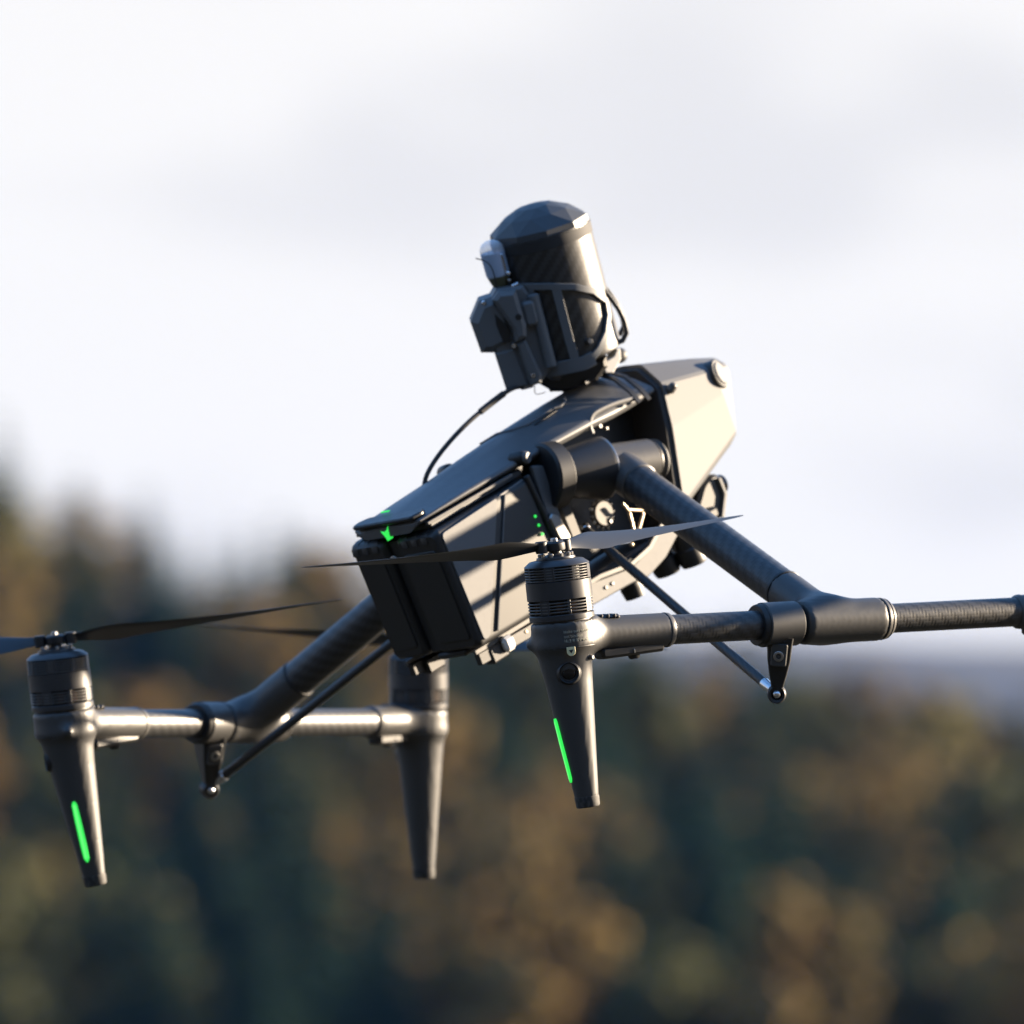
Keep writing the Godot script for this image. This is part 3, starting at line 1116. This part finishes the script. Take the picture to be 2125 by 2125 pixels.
func pod(at: Vector3, y: Vector3, inward: Vector3, look: Vector3, lean: Vector3, m: float, cap: float, full: bool, tip: Vector3) -> void:
	var T := frame(y, look, at)
	var X := T.basis.inverse()
	var bd := (X * inward).normalized()
	var ll := (X * lean)
	var leg_dir := (Vector3(0, -1, 0) + ll).normalized()
	var top := Vector3(0, -26, 0)
	# housing: base, leg and boom cap grown into one another
	var l0 := Vector3(-3 * m, -20, 0)
	var h := func(p: Vector3) -> float:
		var base := cyl_d(p, Vector3(0, 30, 0), Vector3(0, -24, 0), 67, 5)
		var c1 := cyl_d(p, bd * 20, bd * cap, 36, 5)
		var d0 := smin(base, c1, 34)
		var leg := minf(cone_d(p, l0 + leg_dir * 20, l0 + leg_dir * 82, 57, 49), cone_d(p, l0 + leg_dir * 80, l0 + leg_dir * 316, 49.5, 25.5))
		d0 = smin(d0, leg, 26)
		var wedge := cone_d(p, Vector3(-40 * m, -8, 0), Vector3(-72 * m, -14, 0), 22, 9)
		return smin(d0, wedge, 14)
	var leg_end := l0 + leg_dir * 340
	var e := bd * (cap + 10)
	var lo := Vector3(minf(-98, minf(e.x - 44, leg_end.x - 34)), leg_end.y - 8, minf(-80, minf(e.z - 44, leg_end.z - 34)))
	var hi := Vector3(maxf(98, maxf(e.x + 44, leg_end.x + 34)), 44, maxf(80, maxf(e.z + 44, leg_end.z + 34)))
	var pd := part(drone, "landing_leg", T)
	put(pd, "housing", MB.new().nets(h, lo, hi, 6.5 if full else 8.0), M.pod, 50)
	put(pd, "foot", MB.new().lathe(MB.along(l0 + leg_dir * 318, leg_end), [Vector2(0, 0), Vector2(25.4, 0), Vector2(26, 2), Vector2(25, 20), Vector2(23, 23), Vector2(0, 23)], 28), M.scuffed_foot)
	put(pd, "parting_line", MB.new().rod(Vector3(0, -25, 0), Vector3(0, -22, 0), 67.6, 67.6, 44, 0.6), M.black)
	# boom cap ring, clip below and latch above
	put(pd, "cap_ring", MB.new().lathe(MB.along(bd * (cap - 6), bd * (cap + 20)), [Vector2(0, 0), Vector2(36.5, 0), Vector2(37, 2), Vector2(36, 9), Vector2(32, 14), Vector2(0, 14)], 40), M.hub_grey)
	var C := frame(Vector3.UP, bd.cross(Vector3.UP), Vector3.ZERO)
	put(pd, "cable_clip", MB.new().box(Transform3D(C.basis, bd * (cap * 0.62) + Vector3(0, -37, 0)), Vector3(cap * 0.62, 24, 40), 6), M.black)
	put(pd, "clip_knob", MB.new().rod(bd * (cap * 0.66) + Vector3(0, -48, 0), bd * (cap * 0.66) + Vector3(0, -57, 0), 13, 11, 16, 2), M.black)
	put(pd, "clip_pin", MB.new().box(Transform3D(C.basis, bd * (cap * 0.62) + Vector3(0, -40, 0)), Vector3(3, 9, 44), 1), M.silver)
	put(pd, "release_latch", MB.new().box(Transform3D(C.basis, bd * 100 + Vector3(0, 31, 0) + C.basis.z * 6), Vector3(62, 13, 30), 5), M.black)
	for k in 3:
		var p := bd * (84 + 16.0 * k) + Vector3(0, 36, 0) + C.basis.z * 10
		put(pd, "latch_tooth", MB.new().box(Transform3D(C.basis, p), Vector3(6, 8, 26), 2), M.pod)
	# lens, lamp strip and markings
	var on_leg := func(dist: float) -> Vector3:
		return l0 + leg_dir * dist
	var lc: Vector3 = on_leg.call(56) + Vector3(0, 0, 44)
	put(pd, "lens_barrel", MB.new().lathe(MB.along(lc - Vector3(0, 0, 20), lc + Vector3(0, -0.4, 12)), [Vector2(0, 0), Vector2(30, 0), Vector2(27, 20), Vector2(23, 30), Vector2(21, 32), Vector2(19, 30), Vector2(17, 26), Vector2(0, 25)], 32), M.black)
	put(pd, "lens_glass", MB.new().lathe(MB.along(lc + Vector3(0, 0, 4), lc + Vector3(0, -0.4, 20)), [Vector2(0, 0), Vector2(17, 0), Vector2(14, 3), Vector2(8, 5), Vector2(0, 6)], 24), M.lens)
	put(pd, "screw", MB.new().rod(on_leg.call(30) + Vector3(50 * m, 0, 26), on_leg.call(30) + Vector3(56 * m, 0, 32), 6, 5, 10, 1), M.dull_metal)
	if full:
		var ld := Vector3(-0.94 * m, 0, 0.34).normalized()
		var path := []
		var sides := []
		var sx := ld.cross(leg_dir).normalized()
		for q in [[150, 45.5], [157, 45.0], [200, 40.6], [250, 35.0], [278, 31.9], [286, 30.6]]:
			path.append(on_leg.call(q[0]) + ld * (q[1] - 1.6))
			sides.append(sx)
		put(pd, "led_strip", MB.new().sweep(path, 7.2, 3.4, 12, Vector3.ZERO, sides, [0.35, 0.85, 1.0, 1.0, 0.9, 0.3]), M.led_green, 60)
		var core := []
		for i in range(1, 5):
			core.append(path[i] + ld * 1.4)
		put(pd, "led_core", MB.new().sweep(core, 3.6, 2.6, 10, Vector3.ZERO, sides), M.led_core, 60)
		if m > 0:
			wrap_text(pd, "Make sure sensor", -4, 9.6, 0.12)
			wrap_text(pd, "not blocked", -4, -0.2, 0.12)
			stroke_line(pd, -4, -12.0)
			badge(pd)
	# motor
	var mo := part(drone, "motor", T)
	put(mo, "base_ring", MB.new().lathe(Transform3D(Basis(), Vector3(0, 30, 0)), [Vector2(0, 0), Vector2(62, 0), Vector2(62, 3), Vector2(68, 4), Vector2(68, 14), Vector2(66, 16), Vector2(0, 16)], 48), M.anodised)
	put(mo, "stator", MB.new().rod(Vector3(0, 44, 0), Vector3(0, 146, 0), 57, 57, 40, 1), M.black)
	put(mo, "bell", MB.new().lathe(Transform3D(Basis(), Vector3(0, 76, 0)), [Vector2(0, 0), Vector2(66, 0), Vector2(68.5, 1), Vector2(68.5, 38), Vector2(67, 39), Vector2(0, 39)], 56), M.anodised)
	put(mo, "top_plate", MB.new().lathe(Transform3D(Basis(), Vector3(0, 144, 0)), [Vector2(0, 0), Vector2(66, 0), Vector2(68, 2), Vector2(67.5, 4), Vector2(56, 13), Vector2(44, 15), Vector2(0, 15)], 56), M.anodised)
	for k in 4:
		put(mo, "cooling_fin", MB.new().lathe(Transform3D(Basis(), Vector3(0, 50 + k * 6.4, 0)), [Vector2(56, 0), Vector2(67.6, 0), Vector2(68, 0.6), Vector2(68, 2.2), Vector2(67.4, 2.8), Vector2(56, 2.8)], 48), M.fin_metal)
	for k in 5:
		put(mo, "cooling_fin", MB.new().lathe(Transform3D(Basis(), Vector3(0, 116.5 + k * 5.6, 0)), [Vector2(56, 0), Vector2(67.6, 0), Vector2(68, 0.5), Vector2(68, 1.9), Vector2(67.4, 2.5), Vector2(56, 2.5)], 48), M.fin_metal)
	for k in 12:
		var a := TAU * k / 12 + 0.1
		var p := Vector3(cos(a) * 56, 60, sin(a) * 56)
		put(mo, "winding", MB.new().box(Transform3D(Basis(Vector3.UP, -a), p), Vector3(6, 26, 17), 2), M.copper)
	for k in 8:
		var a := TAU * k / 8 + 0.32
		var wd := 22.0 if k % 2 == 0 else 7.0
		put(mo, "rib", MB.new().box(Transform3D(Basis(Vector3.UP, -a), Vector3(cos(a) * 62.5, 130, sin(a) * 62.5)), Vector3(10, 30, wd), 1), M.anodised)
		put(mo, "rib", MB.new().box(Transform3D(Basis(Vector3.UP, -a - 0.25), Vector3(cos(a + 0.25) * 62.5, 62, sin(a + 0.25) * 62.5)), Vector3(10, 30, wd), 1), M.anodised)
	# propeller
	var pr := part(drone, "propeller", T)
	put(pr, "mount", MB.new().lathe(Transform3D(Basis(), Vector3(0, 158, 0)), [Vector2(0, 0), Vector2(40, 0), Vector2(41, 2), Vector2(40, 6), Vector2(30, 8), Vector2(14, 12), Vector2(12, 24), Vector2(0, 24)], 36), M.anodised)
	for k in 10:
		var a := TAU * k / 10
		put(pr, "mount_bolt", MB.new().rod(Vector3(cos(a) * 33, 163, sin(a) * 33), Vector3(cos(a) * 33, 172, sin(a) * 33), 4, 4, 8, 0.8), M.dull_metal)
	put(pr, "hub", MB.new().lathe(Transform3D(Basis(), Vector3(0, 176, 0)), [Vector2(0, 0), Vector2(20, 0), Vector2(22, 3), Vector2(22, 16), Vector2(18, 20), Vector2(0, 20)], 28), M.dark_plastic)
	put(pr, "lock_nut", MB.new().rod(Vector3(0, 195, 0), Vector3(0, 203, 0), 8, 7, 6, 1), M.dull_metal)
	var centre := T * Vector3(0, 186, 0)
	var dir := X * (tip - centre)
	for s in [1, -1]:
		var bl: Vector3 = dir * float(s)
		if s < 0:
			bl.y = -dir.y * 0.6
			if at.z > -100.0:
				bl = bl.rotated(Vector3.UP, deg_to_rad(15.0))
		bl = bl.normalized()
		blade(pr, Vector3(0, 186, 0), bl, 635.0, -m)
		var a2: Vector3 = Vector3(0, 186, 0) + bl * 34
		put(pr, "hinge", MB.new().rod(a2 - Vector3(0, 13, 0), a2 + Vector3(0, 12, 0), 13, 13, 18, 2), M.dark_plastic)


func blade(parent: Node, o: Vector3, d: Vector3, length: float, spin: float) -> void:
	var side := d.cross(Vector3.UP).normalized() * spin
	var up := side.cross(d).normalized()
	if up.y < 0:
		up = -up
	var secs := []
	var n := 30
	for i in n + 1:
		var t := float(i) / n
		var chord := 0.0
		if t < 0.2:
			chord = lerpf(22, 62, smoothstep(0.0, 0.2, t))
		else:
			chord = lerpf(62, 13, pow((t - 0.2) / 0.8, 0.7))
		if t > 0.95:
			chord *= lerpf(1.0, 0.45, (t - 0.95) / 0.05)
		var pitch := deg_to_rad(lerpf(47, 12, pow(t, 0.72)))
		var thick := lerpf(7, 1.4, pow(t, 0.7))
		var c := o + d * (26 + (length - 26) * t) + up * (10.0 * t * t)
		var ax := side * cos(pitch) + up * sin(pitch)
		var ay := up * cos(pitch) - side * sin(pitch)
		var row := PackedVector3Array()
		for q in [[-0.5, 0.0], [-0.35, 0.35], [-0.1, 0.62], [0.2, 0.75], [0.4, 0.5], [0.5, 0.05], [0.4, -0.3], [0.2, -0.3], [-0.1, -0.15], [-0.35, -0.1]]:
			row.append(c + ax * (q[0] * chord) + ay * (q[1] * thick))
		secs.append(row)
	put(parent, "blade", MB.new().loft(secs), M.blade, 50)


# flat lettering bent round the motor base
func wrap_text(parent: Node, words: String, x: float, y: float, size: float) -> void:
	var tm := TextMesh.new()
	var font := SystemFont.new()
	font.font_names = PackedStringArray(["Droid Sans"])
	tm.font = font
	tm.text = words
	tm.font_size = 64
	tm.pixel_size = size
	tm.depth = 0.6
	tm.curve_step = 2.0
	tm.horizontal_alignment = HORIZONTAL_ALIGNMENT_LEFT
	var a := tm.get_mesh_arrays()
	var v: PackedVector3Array = a[Mesh.ARRAY_VERTEX]
	var nn: PackedVector3Array = a[Mesh.ARRAY_NORMAL]
	for i in v.size():
		var ang := (x + v[i].x) / 67.0
		var r := 69.2 + v[i].z
		nn[i] = Vector3(sin(ang), 0, cos(ang)) if nn[i].z > 0.5 else nn[i]
		v[i] = Vector3(sin(ang) * r, y + v[i].y, cos(ang) * r) * U
	a[Mesh.ARRAY_VERTEX] = v
	a[Mesh.ARRAY_NORMAL] = nn
	a[Mesh.ARRAY_TANGENT] = null
	var m := ArrayMesh.new()
	m.add_surface_from_arrays(Mesh.PRIMITIVE_TRIANGLES, a)
	var o := MeshInstance3D.new()
	o.name = "lettering"
	o.mesh = m
	o.material_override = M.print
	parent.add_child(o, true)


# the third printed line: square characters drawn stroke by stroke on a grid of six
func stroke_line(parent: Node, x: float, y: float) -> void:
	var glyphs := [
		[[0, 6, 1, 5], [0, 4, 1, 4], [1, 4, 1, 0], [3, 5, 6, 5], [3, 4, 6, 4], [2, 3, 6, 3], [4.5, 6, 4.5, 3], [3, 2, 3, 0], [6, 2, 6, 0], [3, 2, 6, 2], [3, 1, 6, 1]],
		[[0, 5, 1, 4.4], [0, 3.4, 1, 2.8], [0, 0, 1.2, 1.6], [2.4, 4.6, 6, 4.6], [2.6, 2.5, 6, 2.5], [2, 0, 6, 0], [4.2, 6, 4.2, 0]],
		[[1, 5.4, 5, 5.4], [0, 4.2, 6, 4.2], [3, 6, 3, 4.2], [1.4, 3.4, 4.6, 3.4], [1.4, 2.6, 4.6, 2.6], [1.4, 1.8, 4.6, 1.8], [1.4, 3.4, 1.4, 1.8], [4.6, 3.4, 4.6, 1.8], [0.4, 0.2, 0.8, 1.2], [2, 1, 2.4, 0], [2.4, 0, 4.6, 0], [5.2, 1.2, 5.8, 0.4]],
		[[1.4, 6, 0, 3.4], [1, 4.4, 1, 0], [2.6, 5.6, 5.4, 5.6], [2.6, 4, 5.4, 4], [2.6, 5.6, 2.6, 4], [5.4, 5.6, 5.4, 4], [2, 2.8, 6, 2.8], [4, 4, 4, 0], [4, 2.6, 2, 0.6], [4, 2.6, 6, 0.6]],
		[[0, 4.6, 2.2, 4.6], [1.2, 6, 1.2, 0.2], [0, 2, 2.2, 2.8], [3, 4.6, 6, 4.6], [3, 2.8, 6, 2.8], [3, 4.6, 3, 1.6], [3, 1.6, 2.2, 0], [6, 4.6, 6, 2.8], [4.4, 6, 4.8, 5]],
		[[1.2, 6, 0, 4.2], [0.4, 4, 2, 4], [0, 2.6, 2.2, 2.6], [1.2, 4, 1.2, 0.4], [3, 5.4, 6, 5.4], [2.8, 4.2, 6, 4.2], [3.4, 3.4, 5.6, 3.4], [3.4, 2.2, 5.6, 2.2], [3.4, 3.4, 3.4, 1.4], [5.6, 3.4, 5.6, 1.4], [3.4, 1.4, 2.8, 0], [5, 1.4, 5.2, 0], [5.2, 0, 6, 0.4]],
		[[1.6, 5.8, 2.4, 5], [1, 4.4, 1.8, 3.6], [0, 2.4, 6, 2.4], [3.6, 6, 3.6, 2.4], [3.6, 2.4, 0.6, 0], [3.8, 1.6, 5.6, 0]]]
	var mb := MB.new()
	for g in glyphs.size():
		for q in glyphs[g]:
			var a := Vector2(q[0], q[1]) * 1.05 + Vector2(x + g * 8.0, y)
			var b := Vector2(q[2], q[3]) * 1.05 + Vector2(x + g * 8.0, y)
			var pa := Vector3(sin(a.x / 67.0) * 69.3, a.y, cos(a.x / 67.0) * 69.3)
			var pb := Vector3(sin(b.x / 67.0) * 69.3, b.y, cos(b.x / 67.0) * 69.3)
			mb.sweep([pa, pb], 0.3, 0.3, 4, Vector3(sin(a.x / 67.0), 0, cos(a.x / 67.0)))
	put(parent, "lettering", mb, M.print)


func badge(parent: Node) -> void:
	var T := Transform3D(Basis(Vector3.UP, 0.12), Vector3(0, 0, 0))
	var poly := PackedVector2Array([Vector2(-9, -22), Vector2(9, -22)])
	for k in 9:
		var a := -PI * k / 8
		poly.append(Vector2(cos(a) * 9, -32 + sin(a) * 9))
	put(parent, "badge", MB.new().prism(T, poly, 66.5, 68.6, 0.5), M.badge)
	put(parent, "badge_arrow", MB.new().prism(T, PackedVector2Array([Vector2(-5, -28), Vector2(5, -28), Vector2(0, -35)]), 68.6, 69.2, 0.2), M.black)


# ---------------------------------------------------------------- parachute
func build_chute() -> void:
	var A := Vector3(-0.2435, 0.943, 0.19).normalized()
	var T := frame(A, Vector3(0, 0, 1), P(1187, 740, -1176))
	chute = Node3D.new()
	chute.name = "rescue_parachute"
	add_child(chute)
	chute.transform = drone.transform * Transform3D(T.basis, T.origin * U)
	tag(chute, "black carbon parachute canister in a bottle cage on the drone's back", "parachute")
	# canister
	put(chute, "canister", MB.new().lathe(Transform3D.IDENTITY, [Vector2(0, -2), Vector2(100, -2), Vector2(110, 4), Vector2(111.5, 12), Vector2(111.5, 290), Vector2(0, 290)], 64), M.carbon_canister)
	put(chute, "tape_band", MB.new().lathe(Transform3D.IDENTITY, [Vector2(108, 262), Vector2(112.4, 262.5), Vector2(112.8, 286), Vector2(108, 287)], 64), M.rubber)
	var lid := MB.new()
	lid.begin()
	var rings := [[284, 108, 0.0], [290, 112, 0.0], [303, 110, 0.0], [330, 76, 0.5], [346, 40, 0.0], [350, 16, 0.5]]
	for j in rings.size() - 1:
		for i in 10:
			var p := []
			for q in [[j, 0], [j, 1], [j + 1, 1], [j + 1, 0]]:
				var a: float = TAU * (i + q[1] + rings[q[0]][2]) / 10 + 0.2
				p.append(Vector3(cos(a) * rings[q[0]][1], rings[q[0]][0], sin(a) * rings[q[0]][1]))
			if rings[j + 1][2] > rings[j][2]:
				lid.tri(p[0], p[3], p[1]); lid.tri(p[1], p[3], p[2])
			else:
				lid.tri(p[0], p[3], p[2]); lid.tri(p[0], p[2], p[1])
	for i in 10:
		var a := TAU * (i + 0.5) / 10 + 0.2
		var b := TAU * (i + 1.5) / 10 + 0.2
		lid.tri(Vector3(0, 351, 0), Vector3(cos(b) * 16, 350, sin(b) * 16), Vector3(cos(a) * 16, 350, sin(a) * 16))
		a -= TAU * 0.05; b -= TAU * 0.05
		lid.tri(Vector3(0, 284, 0), Vector3(cos(a) * 108, 284, sin(a) * 108), Vector3(cos(b) * 108, 284, sin(b) * 108))
	lid.end()
	put(chute, "lid", lid, M.printed_plastic, 4)
	# bottle cage
	var cage := part(chute, "bottle_cage")
	var bands := [
		["rim_band", [[-100, 196], [-60, 194], [-11, 184], [41, 168], [78, 145], [100, 112], [98, 80], [84, 46], [62, 20], [38, 4], [10, -2]], 7, 4],
		["bar", [[2, 178], [2, 120], [2, 60], [4, 4]], 10, 3.5],
		["bar", [[-54, 188], [-56, 120], [-58, 60], [-56, 4]], 11, 3.5],
		["bottom_band", [[-96, 6], [-56, 2], [-20, 2], [20, 0], [50, 6]], 15, 4]]
	for q in bands:
		var path := []
		var sides := []
		var pts := q[1] as Array
		for i in pts.size() - 1:
			for k in 5:
				var t := k / 5.0
				var a := lerpf(pts[i][0], pts[i + 1][0], t)
				var b := lerpf(pts[i][1], pts[i + 1][1], t)
				var ang := asin(clampf(a / 115.0, -0.98, 0.98))
				path.append(Vector3(sin(ang) * 116, b, cos(ang) * 116))
				sides.append(Vector3(sin(ang), 0, cos(ang)))
		put(cage, q[0], MB.new().sweep(path, q[3], q[2], 4, Vector3.ZERO, sides), M.box_plastic, 30)
	for s in [-1, 1]:
		var loop := []
		for q in [[104, 130], [114, 108], [124, 81], [130, 50], [128, 26], [116, 12], [96, 10], [80, 8]]:
			loop.append(Vector3(q[0], q[1], -40 * s - 20 + (10 if s < 0 else 0)))
		put(cage, "wing_loop", MB.new().sweep(loop, 5, 7, 8), M.printed_plastic, 60)
	put(cage, "back_plate", MB.new().box(Transform3D(Basis(), Vector3(-20, -6, 0)), Vector3(130, 12, 150), 4), M.printed_plastic)
	put(chute, "igniter_bolt", MB.new().rod(Vector3(40, 42, 102), Vector3(46, 44, 118), 8, 6, 14, 1), M.dull_metal)

	# control box beside the canister
	var box := part(chute, "control_box")
	var zb := Transform3D(Basis(), Vector3(0, 0, 70))
	var pv := func(a: Array) -> PackedVector2Array:
		var o := PackedVector2Array()
		for i in range(0, a.size(), 2):
			o.append(Vector2(a[i], a[i + 1]))
		return o
	put(box, "back_shell", MB.new().prism(zb, pv.call([-125, 205, -66, 199, -56, 172, -58, 117, -52, 73, -50, 5, -80, -20, -158, -12, -162, 70, -150, 180]), -40, 42, 6), M.box_plastic, 20)
	put(box, "front_shell", MB.new().prism(zb, pv.call([-197, 149, -167, 190, -133, 192, -108, 160, -112, 84, -165, 71, -191, 78, -192, 92]), -34, 50, 16), M.box_plastic, 20)
	put(box, "ridge", MB.new().prism(zb, pv.call([-139, 188, -122, 202, -84, 196, -80, 117, -86, 90, -113, 84, -112, 116]), 20, 66, 9), M.box_plastic, 20)
	put(box, "slot", MB.new().prism(zb, pv.call([-141, 156, -126, 132, -117, 112, -123, 88, -138, 90, -144, 131]), 40, 51.5, 1), M.black, 20)
	put(box, "lower_shell", MB.new().prism(zb, pv.call([-163, 71, -118, 71, -106, -19, -158, -14]), -28, 46, 5), M.box_plastic, 20)
	put(box, "spine_bar", MB.new().prism(zb, pv.call([-112, 80, -90, 86, -74, 0, -80, -18, -104, -18]), 20, 56, 6), M.box_plastic, 20)
	put(box, "side_post", MB.new().rod(Vector3(-50, 176, 112), Vector3(-50, 10, 116), 13, 13, 16, 3), M.box_plastic, 40)
	put(box, "clamp_block", MB.new().box(Transform3D(Basis(), Vector3(-66, 138, 112)), Vector3(30, 56, 34), 6), M.box_plastic, 25)
	for q in [[-118, 78, 122, 6.5], [-93, 4, 124, 6.5], [-158, 184, 114, 5.5]]:
		put(box, "screw", MB.new().lathe(MB.along(Vector3(q[0], q[1], q[2] - 6), Vector3(q[0], q[1], q[2] + 4)), [Vector2(0, 0), Vector2(q[3], 0), Vector2(q[3], 8), Vector2(q[3] - 1.5, 10), Vector2(2.5, 10), Vector2(2, 8), Vector2(0, 8)], 14), M.silver)
	put(box, "screw_hole", MB.new().rod(Vector3(-93, 139, 130), Vector3(-93, 139, 136.8), 7, 7, 16, 0.5), M.black)
	put(box, "terminal", MB.new().rod(Vector3(-90, 201, 96), Vector3(-74, 203, 96), 5, 5, 12, 1), M.silver)
	put(box, "plug", MB.new().box(Transform3D(Basis(), Vector3(-112, -21, 92)), Vector3(30, 10, 26), 3), M.dull_metal)

	# beacon capsule on top of the box
	var bc := part(chute, "beacon")
	var bt := Transform3D(Basis(), Vector3(-112, 0, 66))
	put(bc, "body", MB.new().lathe(bt, [Vector2(0, 226), Vector2(24, 226), Vector2(26.5, 230), Vector2(27.5, 280), Vector2(0, 280)], 36), M.capsule_blue)
	put(bc, "foot", MB.new().lathe(bt, [Vector2(0, 198), Vector2(14, 198), Vector2(19, 208), Vector2(25, 226), Vector2(0, 226)], 36), M.capsule_olive)
	put(bc, "dome_light", MB.new().lathe(bt, [Vector2(0, 280), Vector2(27.5, 280), Vector2(27, 288), Vector2(24, 296), Vector2(18, 302), Vector2(9, 306), Vector2(0, 307)], 36), M.frosted_dome, 60)
	put(bc, "strip", MB.new().box(Transform3D(Basis(), Vector3(-95, 254, 66 + 22)), Vector3(6, 44, 5), 2), M.silver)
	put(bc, "screw", MB.new().ball(Vector3(-90, 230, 88), 6, 12), M.silver, 60)
	put(bc, "screw", MB.new().ball(Vector3(-92, 214, 86), 5, 12), M.dull_metal, 60)
	var wire := curve([Vector3(-123, 206, 96), Vector3(-121, 240, 100), Vector3(-128, 266, 102), Vector3(-151, 282, 100)], 6)
	put(bc, "antenna_wire", MB.new().sweep(wire, 1.3, 1.3, 6), M.black, 60)

	# mount under the canister
	var mount := part(chute, "mount")
	put(mount, "block", MB.new().prism(Transform3D.IDENTITY, pv.call([-62, -2, -88, -26, -60, -54, -30, -62, 40, -56, 70, -30, 72, -8]), -60, 66, 8), M.black, 25)
	put(mount, "bracket", MB.new().prism(Transform3D(Basis(Vector3.UP, 0.5), Vector3(0, 0, 20)), pv.call([42, -6, 50, -8, 50, -24, 78, -19, 90, -6, 98, -8, 94, -30, 66, -54, 48, -48]), 10, 44, 2), M.white_plastic, 25)
	put(mount, "cross_tube", MB.new().rod(Vector3(-40, -12, 72), Vector3(30, -10, 84), 10, 9, 16, 2), M.hub_grey, 40)
	put(mount, "elbow", MB.new().sweep(curve([Vector3(-58, 2, 84), Vector3(-52, -12, 88), Vector3(-36, -18, 86)], 5), 12, 12, 14), M.hub_grey, 60)
	# straps over the drone's shell
	var inv := T.affine_inverse() * body
	for f in [704, 734]:
		var path := []
		var sides := []
		for q in [[-126, 146], [-112, 174], [-80, 208], [-40, 224], [0, 228], [40, 224], [80, 208], [112, 174], [126, 146]]:
			var drop := maxf(0.0, f - 690.0) * 0.2
			path.append(inv * Vector3(q[0], q[1] + 3 - drop, -f))
			sides.append(inv.basis * Vector3(0, 0, 1))
		put(mount, "strap", MB.new().sweep(path, 6, 2.4, 4, Vector3.ZERO, sides), M.black, 40)
	put(mount, "foot_plate", MB.new().box(inv * Transform3D(Basis(), Vector3(0, 230, -690)), Vector3(120, 12, 110), 3), M.black)

	# lead from the box down to the drone's back
	var lead := part(chute, "lead")
	var Ti := T.affine_inverse()
	var pts := [Vector3(-112, -22, 92), Ti * P(1064, 806, -1060), Ti * P(1024, 833, -1040), Ti * P(968, 880, -1000), Ti * P(917, 936, -960), Ti * P(886, 985, -930), Ti * P(879, 1024, -930)]
	var run := curve(pts, 6)
	put(lead, "cable", MB.new().sweep(run, 5.2, 5.2, 10), M.rubber, 60)
	put(lead, "splice", MB.new().sweep(run.slice(9, 16), 7.4, 7.4, 10), M.rubber, 60)
	var hair := curve([Vector3(-94, -20, 96), Vector3(-98, -42, 98), Vector3(-76, -44, 98)], 5)
	put(lead, "loose_thread", MB.new().sweep(hair, 0.9, 0.9, 5), M.black, 60)


func curve(p: Array, n: int) -> Array:
	var out := []
	for i in p.size() - 1:
		var a: Vector3 = p[maxi(i - 1, 0)]
		var b: Vector3 = p[i]
		var c: Vector3 = p[i + 1]
		var d: Vector3 = p[mini(i + 2, p.size() - 1)]
		for k in n:
			out.append(b.cubic_interpolate(c, a, d, float(k) / n))
	out.append(p[-1])
	return out
